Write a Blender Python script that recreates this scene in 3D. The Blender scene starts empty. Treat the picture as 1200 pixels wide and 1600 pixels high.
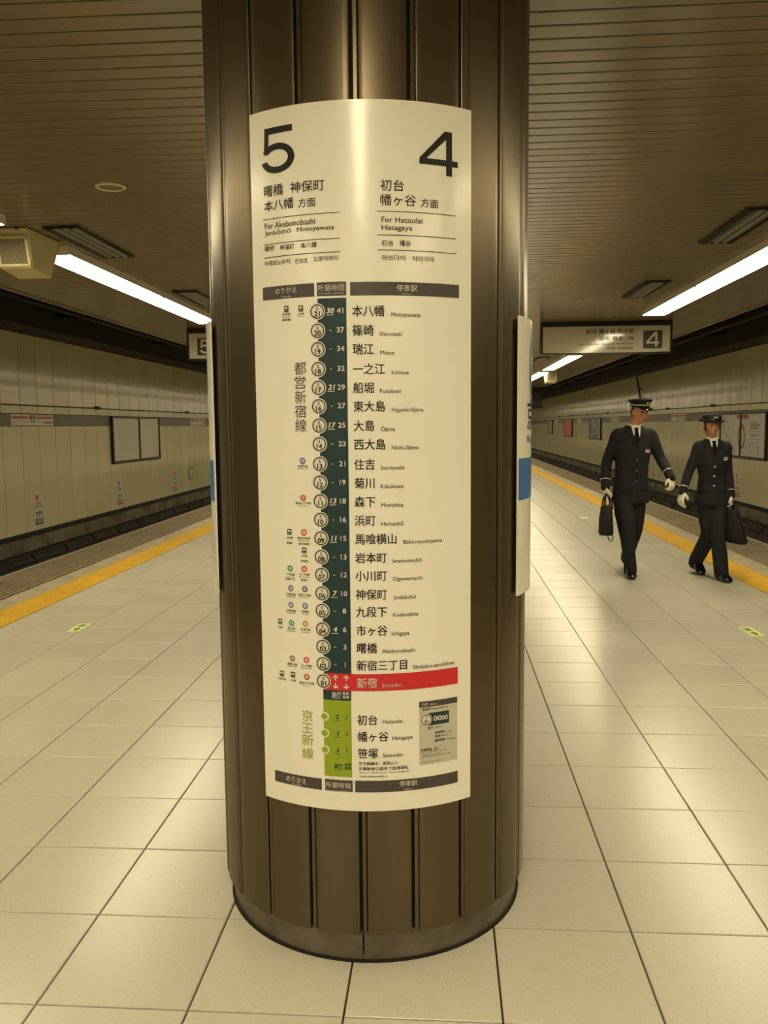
import bpy, bmesh, math, random
from mathutils import Vector, Matrix, noise
from mathutils.bvhtree import BVHTree
random.seed(7)
SC = bpy.context.scene
COL = SC.collection
PI = math.pi

# ---------------------------------------------------------------- camera
CAM = Vector((0.25243, 0.0, 1.4793))
PITCH, YAW, ROLL = -0.10276, -0.07038, -0.00937
_f = Vector((math.sin(YAW) * math.cos(PITCH), math.cos(YAW) * math.cos(PITCH), math.sin(PITCH)))
_r = Vector((math.cos(YAW), -math.sin(YAW), 0))
_u = _r.cross(_f)
_r2 = _r * math.cos(ROLL) + _u * math.sin(ROLL)
_u2 = -_r * math.sin(ROLL) + _u * math.cos(ROLL)
cam = bpy.data.cameras.new('camera')
cam.sensor_fit = 'VERTICAL'; cam.sensor_height = 36.0; cam.lens = 36.0 * 1309.14 / 1600.0
cam.clip_start = 0.05; cam.clip_end = 300
co = bpy.data.objects.new('camera', cam); COL.objects.link(co)
M = Matrix((( _r2.x, _u2.x, -_f.x, CAM.x), (_r2.y, _u2.y, -_f.y, CAM.y), (_r2.z, _u2.z, -_f.z, CAM.z), (0, 0, 0, 1)))
co.matrix_world = M
SC.camera = co

# ---------------------------------------------------------------- world, exposure
w = bpy.data.worlds.new('world'); SC.world = w; w.use_nodes = True
w.node_tree.nodes['Background'].inputs[0].default_value = (0.9, 0.75, 0.5, 1)
w.node_tree.nodes['Background'].inputs[1].default_value = 0.015
SC.view_settings.view_transform = 'Standard'
SC.view_settings.look = 'None'
SC.view_settings.exposure = 0.37
SC.view_settings.gamma = 1.0
SC.view_settings.use_curve_mapping = False
SC.cycles.use_denoising = True
SC.cycles.max_bounces = 8
SC.cycles.diffuse_bounces = 5
SC.cycles.sample_clamp_indirect = 4.0
LAMP_COLOR = (1.0, 0.865, 0.555)
LAMP_POWER = 17.5

# ---------------------------------------------------------------- materials
def lin(c):
    return tuple((v / 12.92 if v <= 0.04045 else ((v + 0.055) / 1.055) ** 2.4) for v in (x / 255.0 for x in c)) + (1.0,)

def mat(name, rgb, rough=0.6, metal=0.0, spec=0.5, var=0.0, scale=8.0, bump=0.0, bscale=40.0, coat=0.0,
        stretch=(1, 1, 1), rgb2=None, objvar=0.0, emit=None, emis=0.0, aniso=0.0, detail=4.0, coat_rough=0.1):
    m = bpy.data.materials.new(name); m.use_nodes = True
    nt = m.node_tree; N = nt.nodes; L = nt.links
    b = N['Principled BSDF']
    c = lin(rgb)
    b.inputs['Base Color'].default_value = c
    b.inputs['Roughness'].default_value = rough
    b.inputs['Metallic'].default_value = metal
    b.inputs['Specular IOR Level'].default_value = spec
    b.inputs['Coat Weight'].default_value = coat
    b.inputs['Coat Roughness'].default_value = coat_rough
    if aniso: b.inputs['Anisotropic'].default_value = aniso
    tc = N.new('ShaderNodeTexCoord'); mp = N.new('ShaderNodeMapping'); L.new(tc.outputs['Object'], mp.inputs[0])
    mp.inputs['Scale'].default_value = stretch
    last = None
    if rgb2 is not None or var > 0:
        n = N.new('ShaderNodeTexNoise'); n.inputs['Scale'].default_value = scale; n.inputs['Detail'].default_value = detail
        L.new(mp.outputs[0], n.inputs['Vector'])
        r = N.new('ShaderNodeValToRGB')
        r.color_ramp.elements[0].position = 0.35; r.color_ramp.elements[1].position = 0.65
        r.color_ramp.elements[0].color = c
        c2 = lin(rgb2) if rgb2 else tuple(min(1, v * (1 - var)) for v in c[:3]) + (1,)
        r.color_ramp.elements[1].color = c2
        L.new(n.outputs['Fac'], r.inputs['Fac']); last = r.outputs['Color']
        L.new(last, b.inputs['Base Color'])
    if objvar > 0:
        oi = N.new('ShaderNodeObjectInfo'); mr = N.new('ShaderNodeMapRange')
        mr.inputs['To Min'].default_value = 1 - objvar; mr.inputs['To Max'].default_value = 1 + objvar * 0.4
        L.new(oi.outputs['Random'], mr.inputs['Value'])
        mx = N.new('ShaderNodeVectorMath'); mx.operation = 'SCALE'
        if last: L.new(last, mx.inputs[0])
        else: mx.inputs[0].default_value = c[:3]
        L.new(mr.outputs[0], mx.inputs['Scale']); L.new(mx.outputs[0], b.inputs['Base Color'])
    if bump > 0:
        n2 = N.new('ShaderNodeTexNoise'); n2.inputs['Scale'].default_value = bscale; n2.inputs['Detail'].default_value = 3
        L.new(mp.outputs[0], n2.inputs['Vector'])
        bp = N.new('ShaderNodeBump'); bp.inputs['Strength'].default_value = bump; bp.inputs['Distance'].default_value = 0.02
        L.new(n2.outputs['Fac'], bp.inputs['Height']); L.new(bp.outputs[0], b.inputs['Normal'])
    if emit is not None:
        b.inputs['Emission Color'].default_value = tuple(emit) + (1,); b.inputs['Emission Strength'].default_value = emis
    return m

def tile_material():
    m = mat('terrazzo_tile', (222, 217, 205), rough=0.33, spec=0.5, objvar=0.05)
    nt = m.node_tree; N = nt.nodes; L = nt.links; b = N['Principled BSDF']
    tc = N.new('ShaderNodeTexCoord')
    g = N.new('ShaderNodeNewGeometry')
    v = N.new('ShaderNodeTexNoise'); v.inputs['Scale'].default_value = 190; v.inputs['Detail'].default_value = 2
    L.new(g.outputs['Position'], v.inputs['Vector'])
    r = N.new('ShaderNodeValToRGB'); r.color_ramp.elements[0].position = 0.25; r.color_ramp.elements[1].position = 0.36
    r.color_ramp.elements[0].color = lin((140, 124, 100)); r.color_ramp.elements[1].color = lin((202, 196, 180))
    L.new(v.outputs['Fac'], r.inputs['Fac'])
    n = N.new('ShaderNodeTexNoise'); n.inputs['Scale'].default_value = 2.3; n.inputs['Detail'].default_value = 5
    L.new(g.outputs['Position'], n.inputs['Vector'])
    mr = N.new('ShaderNodeMapRange'); mr.inputs['To Min'].default_value = 0.95; mr.inputs['To Max'].default_value = 1.03
    L.new(n.outputs['Fac'], mr.inputs['Value'])
    mx = N.new('ShaderNodeVectorMath'); mx.operation = 'SCALE'
    L.new(r.outputs['Color'], mx.inputs[0]); L.new(mr.outputs[0], mx.inputs['Scale'])
    oi = N.new('ShaderNodeObjectInfo'); m2 = N.new('ShaderNodeMapRange')
    m2.inputs['To Min'].default_value = 0.95; m2.inputs['To Max'].default_value = 1.02
    L.new(oi.outputs['Random'], m2.inputs['Value'])
    mx2 = N.new('ShaderNodeVectorMath'); mx2.operation = 'SCALE'
    L.new(mx.outputs[0], mx2.inputs[0]); L.new(m2.outputs[0], mx2.inputs['Scale'])
    L.new(mx2.outputs[0], b.inputs['Base Color'])
    mr3 = N.new('ShaderNodeMapRange'); mr3.inputs['To Min'].default_value = 0.25; mr3.inputs['To Max'].default_value = 0.28
    L.new(n.outputs['Fac'], mr3.inputs['Value']); L.new(mr3.outputs[0], b.inputs['Roughness'])
    return m

MT = {
 'tile': tile_material(),
 'grout': mat('grout', (56, 48, 34), 0.9),
 'yellow': mat('tactile_yellow', (218, 172, 34), 0.55, var=0.12, scale=6, objvar=0.08),
 'edge': mat('edge_concrete', (176, 164, 138), 0.75, var=0.22, scale=5, objvar=0.12),
 'rib': mat('rib_stone', (150, 134, 108), 0.8, var=0.25, scale=9, objvar=0.12),
 'slot': mat('slot_dark', (46, 34, 24), 0.9),
 'slat': mat('ceiling_slat', (114, 100, 74), 0.27, metal=0.0, spec=0.5, objvar=0.06, coat=0.25, coat_rough=0.18),
 'joint': mat('ceiling_void', (26, 20, 12), 0.9),
 'panel': mat('wall_enamel', (216, 206, 168), 0.3, objvar=0.07, bump=0.12, bscale=3.0, coat=0.4, coat_rough=0.12, stretch=(1, 1, .3)),
 'wallback': mat('wall_joint', (36, 30, 22), 0.8),
 'band': mat('name_band', (112, 102, 92), 0.45, objvar=0.05),
 'conc': mat('concrete', (120, 108, 84), 0.9, var=0.55, scale=2.2, bump=0.3, bscale=20),
 'dirt': mat('dirty_concrete', (62, 54, 42), 0.95, var=0.5, scale=3, bump=0.4, bscale=15),
 'roof': mat('roof_concrete', (92, 88, 76), 0.95, var=0.3, scale=1.2),
 'black': mat('black_steel', (16, 15, 14), 0.6),
 'rail': mat('rail_steel', (110, 90, 70), 0.35, metal=0.9),
 'steel': mat('bronze_steel', (106, 94, 76), 0.34, metal=0.88, spec=0.5, var=0.06, scale=60, stretch=(1, 1, 0.02), bump=0.02, bscale=300),
 'steel2': mat('bronze_steel_strip', (170, 156, 128), 0.26, metal=1.0),
 'steelplinth': mat('steel_plinth', (132, 122, 108), 0.42, metal=0.75, var=0.35, scale=9),
 'groove': mat('groove_dark', (24, 20, 16), 0.7, metal=0.3),
 'sheet': mat('sign_sheet', (240, 236, 222), 0.34, spec=0.5, coat=0.6, coat_rough=0.16),
 'sheetedge': mat('sheet_edge', (150, 140, 122), 0.5),
 'ink': mat('ink_black', (18, 18, 22), 0.45),
 'inkgrey': mat('ink_grey', (66, 58, 56), 0.5),
 'inkbar': mat('ink_bar', (74, 66, 66), 0.45),
 'inkwhite': mat('ink_white', (226, 220, 206), 0.45),
 'teal': mat('ink_teal', (22, 52, 58), 0.45),
 'red': mat('ink_red', (206, 38, 46), 0.45),
 'olive': mat('ink_olive', (146, 166, 28), 0.45),
 'inset': mat('ink_inset', (196, 192, 174), 0.45),
 'p': mat('ink_purple', (112, 92, 176), 0.5), 'm': mat('ink_magenta', (190, 30, 60), 0.5), 'r': mat('ink_scarlet', (214, 52, 52), 0.5),
 'g': mat('ink_green', (46, 140, 72), 0.5), 'b': mat('ink_blue', (44, 80, 160), 0.5), 'c': mat('ink_sky', (50, 120, 200), 0.5),
 'e': mat('ink_emerald', (40, 150, 120), 0.5), 'o': mat('ink_gold', (196, 150, 70), 0.5), 'n': mat('ink_brown', (160, 90, 50), 0.5),
 'blue': mat('sign_blue', (52, 108, 176), 0.4), 'inknavy': mat('ink_navy', (34, 52, 130), 0.45),
 'white': mat('white_paint', (226, 220, 200), 0.45), 'cream': mat('cream_paint', (206, 196, 150), 0.5),
 'mesh': mat('speaker_grille', (128, 116, 90), 0.7, var=0.3, scale=90),
 'signface': mat('acrylic_face', (214, 206, 184), 0.09, spec=0.6, bump=0.05, bscale=1.3),
 'signbox': mat('sign_frame', (40, 34, 30), 0.4),
 'lamp': mat('lamp_tube', (255, 250, 240), 0.4, emit=LAMP_COLOR, emis=LAMP_POWER),
 'lamphouse': mat('lamp_housing', (214, 208, 190), 0.5),
 'ventdark': mat('vent_dark', (34, 30, 24), 0.6), 'ventmetal': mat('vent_metal', (104, 98, 82), 0.4, metal=0.3),
 'sticker': mat('sticker_green', (214, 226, 140), 0.5), 'stickerink': mat('sticker_ink', (20, 110, 60), 0.5),
 'cloth': mat('uniform_cloth', (36, 36, 42), 0.85, spec=0.25, bump=0.25, bscale=30),
 'cloth2': mat('uniform_cloth_lapel', (24, 24, 29), 0.8, spec=0.3),
 'shirt': mat('shirt_white', (226, 224, 214), 0.8), 'tie': mat('tie_navy', (9, 9, 16), 0.8, spec=0.15),
 'skin': mat('skin', (198, 134, 102), 0.55, var=0.06, scale=30), 'lip': mat('lip', (150, 62, 56), 0.5),
 'hair': mat('hair_black', (16, 12, 10), 0.5), 'glove': mat('glove_white', (228, 222, 202), 0.85),
 'leather': mat('shoe_leather', (14, 13, 13), 0.28), 'bag': mat('bag_nylon', (15, 15, 17), 0.7, bump=0.3, bscale=40),
 'silver': mat('silver_braid', (200, 196, 180), 0.35, metal=0.4), 'gold': mat('gold_badge', (220, 190, 90), 0.3, metal=0.7),
 'visor': mat('cap_visor', (20, 20, 22), 0.12, spec=0.8), 'eye': mat('eye_dark', (24, 16, 12), 0.2),
 'posterred': mat('poster_red', (196, 60, 44), 0.4, rgb2=(220, 120, 90), scale=9), 
 'postergrey': mat('poster_grey', (60, 66, 78), 0.4, rgb2=(176, 178, 180), scale=4),
 'posterpale': mat('poster_pale', (176, 176, 160), 0.4, rgb2=(150, 150, 136), scale=3),
 'blank': mat('blank_board', (214, 208, 188), 0.4), 'frame': mat('dark_frame', (58, 50, 46), 0.4, metal=0.5),
 'orange': mat('notice_orange', (220, 90, 50), 0.5), 'mapred': mat('map_red', (176, 60, 66), 0.5), 'mappale': mat('map_pale', (206, 202, 194), 0.4),
 'pinkred': mat('plate_red', (196, 70, 76), 0.5), 'notice': mat('notice_paper', (214, 206, 190), 0.5), 'noticegrey': mat('notice_grey', (96, 90, 92), 0.5),
}

# ---------------------------------------------------------------- helpers
def link(name, me, parent=None, m=None):
    o = bpy.data.objects.new(name, me); COL.objects.link(o)
    if parent: o.parent = parent
    if m and me and len(me.materials) == 0: me.materials.append(MT[m] if isinstance(m, str) else m)
    return o

def obj(name, bm, m, parent=None, smooth=False):
    me = bpy.data.meshes.new(name)
    bmesh.ops.recalc_face_normals(bm, faces=bm.faces[:])
    if smooth:
        for f in bm.faces: f.smooth = True
    bm.to_mesh(me); bm.free()
    return link(name, me, parent, m)

def tag(o, label=None, cat=None, group=None, kind=None):
    if label: o['label'] = label
    if cat: o['category'] = cat
    if group: o['group'] = group
    if kind: o['kind'] = kind
    return o

def empty(name, loc=(0, 0, 0), rotz=0):
    o = bpy.data.objects.new(name, None); COL.objects.link(o); o.location = loc; o.rotation_euler = (0, 0, rotz)
    o.empty_display_size = 0.1
    return o

def copy_tree(o, parent=None):
    c = o.copy(); COL.objects.link(c)
    if parent: c.parent = parent
    for ch in list(o.children): copy_tree(ch, c)
    return c

def box(bm, x0, x1, y0, y1, z0, z1, bevel=0.0):
    vs = [bm.verts.new((x, y, z)) for z in (z0, z1) for y in (y0, y1) for x in (x0, x1)]
    fs = [bm.faces.new([vs[i] for i in q]) for q in ((0, 2, 3, 1), (4, 5, 7, 6), (0, 1, 5, 4), (2, 6, 7, 3), (0, 4, 6, 2), (1, 3, 7, 5))]
    if bevel > 0:
        es = list({e for f in fs for e in f.edges})
        bmesh.ops.bevel(bm, geom=es, offset=bevel, segments=1, affect='EDGES', profile=0.5)
    return vs

def prism(bm, poly, axis, a0, a1):
    """extrude a 2D polygon along an axis ('x','y','z')"""
    def P(p, a):
        return {'x': (a, p[0], p[1]), 'y': (p[0], a, p[1]), 'z': (p[0], p[1], a)}[axis]
    A = [bm.verts.new(P(p, a0)) for p in poly]; B = [bm.verts.new(P(p, a1)) for p in poly]
    n = len(poly)
    bm.faces.new(A); bm.faces.new(B[::-1])
    for i in range(n): bm.faces.new((A[i], B[i], B[(i + 1) % n], A[(i + 1) % n]))

def lathe(bm, prof, n=24, c=(0, 0, 0), a0=0.0, a1=2 * PI):
    full = abs(a1 - a0 - 2 * PI) < 1e-6
    cnt = n if full else n + 1
    rows = []
    for r, z in prof:
        if r < 1e-6: rows.append([bm.verts.new((c[0], c[1], c[2] + z))])
        else: rows.append([bm.verts.new((c[0] + r * math.cos(a0 + (a1 - a0) * i / n), c[1] + r * math.sin(a0 + (a1 - a0) * i / n), c[2] + z)) for i in range(cnt)])
    for A, B in zip(rows, rows[1:]):
        for i in range(n):
            j = (i + 1) % cnt if full else i + 1
            if len(A) == 1 and len(B) > 1: bm.faces.new((A[0], B[j], B[i]))
            elif len(B) == 1 and len(A) > 1: bm.faces.new((A[i], A[j], B[0]))
            elif len(A) > 1: bm.faces.new((A[i], A[j], B[j], B[i]))
    return rows

def tube(bm, pts, rads, n=12, cap=True, xref=None):
    """round or elliptical tube along points; rads are r or (ra, rb)"""
    pts = [Vector(p) for p in pts]; rings = []
    xr = Vector(xref) if xref else None
    prev = None
    for i, p in enumerate(pts):
        t = (pts[min(i + 1, len(pts) - 1)] - pts[max(i - 1, 0)]).normalized()
        ref = xr if xr else (prev if prev else (Vector((0, 0, 1)) if abs(t.z) < 0.9 else Vector((1, 0, 0))))
        s = (ref - t * ref.dot(t)).normalized(); q = t.cross(s); prev = s
        ra, rb = rads[i] if isinstance(rads[i], (tuple, list)) else (rads[i], rads[i])
        rings.append([bm.verts.new(p + s * ra * math.cos(2 * PI * k / n) + q * rb * math.sin(2 * PI * k / n)) for k in range(n)])
    for A, B in zip(rings, rings[1:]):
        for k in range(n): bm.faces.new((A[k], A[(k + 1) % n], B[(k + 1) % n], B[k]))
    if cap: bm.faces.new(rings[0][::-1]); bm.faces.new(rings[-1])

def stuff_join(name, items, mname, parent, kind='stuff'):
    """items: list of (mesh, offset) merged into one mesh"""
    V = []; F = []
    for me, (ox, oy, oz) in items:
        b = len(V)
        V += [(v.co.x + ox, v.co.y + oy, v.co.z + oz) for v in me.vertices]
        F += [tuple(b + i for i in p.vertices) for p in me.polygons]
    m = bpy.data.meshes.new(name); m.from_pydata(V, [], F); m.update()
    o = link(name, m, parent, mname); o['kind'] = kind
    return o

TMPS = bpy.data.scenes.new('lettering_workshop'); TMP = TMPS.collection; TMPL = TMPS.view_layers[0]
# -------- lettering: flat print turned into meshes laid on a surface
_tc = {}
def glyphs(s, bold=0.0, res=2):
    k = (s, bold, res)
    if k in _tc: return _tc[k]
    c = bpy.data.curves.new('t', 'FONT'); c.body = s; c.size = 1; c.resolution_u = res
    o = bpy.data.objects.new('t', c); TMP.objects.link(o)
    dg = TMPL.depsgraph; TMPL.update(); dg = TMPL.depsgraph
    m = bpy.data.meshes.new_from_object(o.evaluated_get(dg))
    V0 = [(v.co.x, v.co.y) for v in m.vertices]; F0 = [tuple(p.vertices) for p in m.polygons]
    V, F = [], []
    for dx, dy in (((0, 0),) if bold <= 0 else ((-bold, -bold * .6), (bold, -bold * .6), (-bold, bold * .6), (bold, bold * .6))):
        b = len(V); V += [(x + dx, y + dy) for x, y in V0]; F += [tuple(b + i for i in f) for f in F0]
    x0 = min(v[0] for v in V); x1 = max(v[0] for v in V); y0 = min(v[1] for v in V); y1 = max(v[1] for v in V)
    bpy.data.objects.remove(o); bpy.data.curves.remove(c); bpy.data.meshes.remove(m)
    _tc[k] = (V, F, (x0, x1, y0, y1)); return _tc[k]

CAPH = 0.69
class Print:
    """collects flat lettering and patches, each vertex mapped by fn(u, v) -> point"""
    def __init__(s, fn, step=0.0):
        s.real = fn; s.step = step; s.fn = (lambda u, v: (u, v)) if step else fn; s.V = []; s.F = []
    def fit(s, text, u0, u1, v0, v1, bold=0.0, res=2, ital=0.0):
        V, F, (x0, x1, y0, y1) = glyphs(text, bold, res)
        b = len(s.V); sx = (u1 - u0) / max(1e-6, x1 - x0); sy = (v1 - v0) / max(1e-6, y1 - y0)
        for x, y in V: s.V.append(s.fn(u0 + (x - x0) * sx + ital * (y - y0) * sy, v0 + (y - y0) * sy))
        s.F += [tuple(b + i for i in f) for f in F]
    def size(s, text, u, v, h, sx=1.0, bold=0.0, align=0, ital=0.0):
        """cap height h, baseline v, u left(0)/centre(.5)/right(1)"""
        V, F, (x0, x1, y0, y1) = glyphs(text, bold)
        k = h / CAPH; wd = (x1 - x0) * k * sx; u0 = u - wd * align
        b = len(s.V)
        for x, y in V: s.V.append(s.fn(u0 + (x - x0) * k * sx + ital * y * k, v + y * k))
        s.F += [tuple(b + i for i in f) for f in F]
    def rect(s, u0, u1, v0, v1, nu=1):
        b = len(s.V)
        for i in range(nu + 1):
            u = u0 + (u1 - u0) * i / nu
            s.V.append(s.fn(u, v0)); s.V.append(s.fn(u, v1))
        for i in range(nu): s.F.append((b + 2 * i, b + 2 * i + 2, b + 2 * i + 3, b + 2 * i + 1))
    def ring(s, u, v, r0, r1, n=24, ku=1.0):
        b = len(s.V)
        if r0 <= 0:
            for i in range(n): s.V.append(s.fn(u + r1 * ku * math.cos(2 * PI * i / n), v + r1 * math.sin(2 * PI * i / n)))
            s.F.append(tuple(b + i for i in range(n))); return
        for i in range(n):
            cu, sv = math.cos(2 * PI * i / n), math.sin(2 * PI * i / n)
            s.V.append(s.fn(u + r0 * ku * cu, v + r0 * sv)); s.V.append(s.fn(u + r1 * ku * cu, v + r1 * sv))
        for i in range(n):
            j = (i + 1) % n; s.F.append((b + 2 * i, b + 2 * i + 1, b + 2 * j + 1, b + 2 * j))
    def poly(s, pts):
        b = len(s.V); s.V += [s.fn(*p) for p in pts]; s.F.append(tuple(range(b, b + len(pts))))
    def make(s, name, m, parent):
        if s.step:
            bm = bmesh.new(); vs = [bm.verts.new((u, v, 0)) for u, v in s.V]
            for f in s.F:
                try: bm.faces.new([vs[i] for i in f])
                except ValueError: pass
            lo = min(v[0] for v in s.V); hi = max(v[0] for v in s.V)
            k = math.ceil((lo + 1e-4) / s.step)
            while k * s.step < hi - 1e-4:
                bmesh.ops.bisect_plane(bm, geom=bm.verts[:] + bm.edges[:] + bm.faces[:], plane_co=(k * s.step, 0, 0), plane_no=(1, 0, 0), dist=1e-7)
                k += 1
            for v in bm.verts: v.co = s.real(v.co.x, v.co.y)
            me = bpy.data.meshes.new(name); bm.to_mesh(me); bm.free()
            return link(name, me, parent, m)
        me = bpy.data.meshes.new(name); me.from_pydata(s.V, [], s.F); me.update()
        return link(name, me, parent, m)
# baked lettering layout of the line map: (text, left deg, right deg, height, glyph height)
T_big=[('5', -28.61, -17.35, 2.1789, 0.1134),('4', 20.25, 32.99, 2.162, 0.108)]
T_head=[('曙橋', -28.57, -21.47, 2.0812, 0.0286),('神保町', -18.95, -8.1, 2.0804, 0.0282),('本八幡', -28.6, -17.92, 2.0443, 0.0272),('方面', -16.44, -10.95, 2.0408, 0.0227),('初台', 8.45, 15.49, 2.0755, 0.0277),('幡ヶ谷', 8.41, 19.18, 2.0404, 0.0278),('方面', 20.65, 26.25, 2.0366, 0.0218)]
T_sub=[('For Akebonobashi', -28.53, -11.11, 1.9944, 0.0152),('Jimbōchō', -28.6, -19.11, 1.9751, 0.0153),('Motoyawata', -17.04, -5.23, 1.9748, 0.015),('曙桥', -28.74, -25.03, 1.9377, 0.0145),('神保町', -23.01, -18.0, 1.9367, 0.0143),('本八幡', -15.95, -10.72, 1.9361, 0.0142),('아케보노바시', -28.88, -19.52, 1.9004, 0.0138),('진보초', -17.88, -13.6, 1.8985, 0.0135),('모토야와타', -11.81, -4.11, 1.9004, 0.0134),('For Hatsudai', 8.73, 21.07, 1.9924, 0.014),('Hatagaya', 8.71, 18.02, 1.9714, 0.0163),('初台', 8.67, 12.15, 1.9353, 0.0148),('幡谷', 14.11, 17.52, 1.9355, 0.0149),('하쓰다이', 8.62, 15.73, 1.8991, 0.0141),('하타가야', 17.85, 24.81, 1.8988, 0.0142)]
T_bar=[('のりかえ', -24.98, -17.42, 1.8278, 0.0154),('Transfer', -22.95, -19.34, 1.8126, 0.0052),('所要時間', -10.65, -2.56, 1.8277, 0.0167),('The time required', -10.38, -2.78, 1.8132, 0.0051),('停車駅', 13.08, 19.32, 1.8251, 0.0167),('Station', 14.6, 17.73, 1.811, 0.0048),('のりかえ', -24.95, -17.36, 0.5176, 0.0166),('Transfer', -22.9, -19.31, 0.5055, 0.0055),('所要時間', -10.81, -2.67, 0.518, 0.0162),('The time required', -10.62, -2.9, 0.5029, 0.0051),('停車駅', 12.72, 18.59, 0.5213, 0.0161),('Station', 14.19, 17.11, 0.5058, 0.0046)]
T_tiny=[('京王線橋本・高尾山口', -0.03, 12.4, 0.5808, 0.0097),('多摩動物公園まで直通運転', -0.05, 15.69, 0.5665, 0.0098),('Thru to Hashimoto, Takaosanguchi,', 0.03, 16.09, 0.555, 0.0057),('Tama-dōbutsukōen', 0.02, 8.91, 0.5455, 0.0053)]
T_vert=[('都', -18.83, -14.51, 1.6282, 0.0327),('営', -18.82, -14.7, 1.5921, 0.0328),('新', -18.81, -14.79, 1.5551, 0.033),('宿', -18.91, -14.78, 1.5179, 0.0331),('線', -18.89, -14.76, 1.4814, 0.0332)]
T_vertg=[('京', -18.68, -14.74, 0.7035, 0.0322),('王', -18.65, -14.82, 0.6687, 0.0269),('新', -18.74, -14.68, 0.6354, 0.0324),('線', -18.72, -14.76, 0.5986, 0.0325)]
T_ins=[('凡例', 20.11, 22.14, 0.7352, 0.0089),('Notice', 23.01, 25.22, 0.7337, 0.0057),('駅番号', 20.42, 23.33, 0.7214, 0.0079),('Station Number', 23.88, 29.32, 0.7209, 0.0053),('急行', 22.11, 24.08, 0.6686, 0.008),('Express', 24.74, 27.0, 0.6678, 0.0054),('各駅停車', 24.52, 27.91, 0.6533, 0.008),('Local', 28.72, 30.61, 0.6512, 0.0054),('快速', 24.51, 26.54, 0.6431, 0.0072),('Rapid', 26.99, 29.07, 0.6423, 0.0053),('通勤快速', 24.51, 28.14, 0.6311, 0.008),('Commuter', 28.84, 31.94, 0.6298, 0.0054),('所要時間（分）', 19.82, 25.62, 0.6086, 0.0089),('This section shows the time required', 19.92, 28.83, 0.6014, 0.0041),('from Shinjuku station in minutes', 19.81, 26.98, 0.5944, 0.0041),('Times may vary by time of day', 20.34, 30.25, 0.5893, 0.0041),('and by train service', 19.9, 26.97, 0.5746, 0.0042)]
T_s00=[('00', 24.09, 27.01, 0.6932, 0.0143),('00', 27.01, 29.2, 0.6924, 0.0134)]
T_icon=[('京成線', -22.74, -19.78, 1.7678, 0.0065),('Keisei', -22.53, -20.02, 1.7604, 0.0036),('都営線', -22.78, -19.71, 1.7532, 0.0057),('JR線', -17.26, -15.23, 1.7658, 0.0064),('JR Line', -17.28, -15.25, 1.7594, 0.0035),('半蔵門線', -18.4, -14.9, 1.3755, 0.0067),('Hanzōmon Line', -18.52, -14.7, 1.3696, 0.0034),('都営大江戸線', -19.33, -14.07, 1.2784, 0.0071),('Ōedo Line', -18.22, -15.37, 1.2719, 0.0034),('JR線', -22.73, -20.5, 1.1852, 0.0069),('馬喰町', -22.89, -20.53, 1.1714, 0.0069),('都営浅草線', -18.9, -14.49, 1.1859, 0.0068),('Asakusa Line', -18.69, -14.94, 1.1791, 0.0034),('東日本橋', -18.49, -14.96, 1.1707, 0.0069),('JR線', -17.68, -15.58, 1.1385, 0.0068),('秋葉原', -17.93, -15.39, 1.1247, 0.0069),('千代田線', -23.38, -20.08, 1.0864, 0.007),('Chiyoda', -23.16, -20.1, 1.0796, 0.0034),('新御茶ノ水', -23.54, -20.11, 1.0742, 0.0069),('丸ノ内線', -18.48, -14.94, 1.0892, 0.0069),('Marunouchi', -18.49, -14.95, 1.0823, 0.0034),('淡路町', -18.06, -15.63, 1.0739, 0.0069),('半蔵門線', -23.54, -19.99, 1.0324, 0.007),('Hanzōmon', -23.32, -20.01, 1.0264, 0.0035),('都営三田線', -18.96, -14.63, 1.0337, 0.0069),('Mita Line', -18.41, -15.74, 1.0276, 0.0034),('半蔵門線', -23.55, -20.0, 0.9878, 0.007),('Hanzōmon', -23.45, -20.13, 0.9817, 0.0035),('東西線', -18.06, -15.5, 0.9891, 0.0069),('Tōzai', -17.85, -15.63, 0.9823, 0.0035),('JR線', -26.96, -24.93, 0.9389, 0.0067),('南北線', -23.09, -20.36, 0.9399, 0.007),('Namboku', -23.36, -20.15, 0.9326, 0.0035),('有楽町線', -18.41, -14.96, 0.9402, 0.007),('Yūrakuchō', -18.43, -15.09, 0.9332, 0.0035),('副都心線', -23.5, -19.93, 0.8415, 0.0071),('Fukutoshin', -23.4, -20.07, 0.8354, 0.0035),('丸ノ内線', -18.44, -14.86, 0.842, 0.0071),('Marunouchi', -18.45, -14.88, 0.8349, 0.0036),('小田急線', -27.69, -24.13, 0.7964, 0.0069),('JR線', -22.54, -20.52, 0.7963, 0.0068),('都営大江戸線', -19.25, -13.99, 0.7935, 0.0071),('Ōedo Line', -18.35, -14.99, 0.7873, 0.0036)]
ICONS=[(-21.2046, 1.7808, 't'),(-16.2586, 1.7798, 't'),(-16.5966, 1.3898, 'p'),(-16.6221, 1.2925, 'm'),(-21.7334, 1.201, 't'),(-16.631, 1.2011, 'r'),(-16.6397, 1.1534, 't'),(-21.7805, 1.103, 'g'),(-16.7633, 1.1038, 'r'),(-21.6983, 1.0493, 'p'),(-16.6764, 1.0496, 'b'),(-21.7094, 1.004, 'p'),(-16.6776, 1.0044, 'c'),(-26.0132, 0.9549, 't'),(-21.6855, 0.9543, 'e'),(-16.7079, 0.9561, 'o'),(-21.6513, 0.8575, 'n'),(-16.5938, 0.8575, 'r'),(-25.8134, 0.8112, 't'),(-21.5406, 0.8125, 't'),(-16.5961, 0.8109, 'm')]
# ================================================================ THE SETTING
Y0, Y1 = -24.0, 78.0
HC = 2.83           # ceiling height
XE = 4.20           # platform edge
XW = 7.50           # track wall
TD = 1.95627        # a tile joint across the platform
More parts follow.
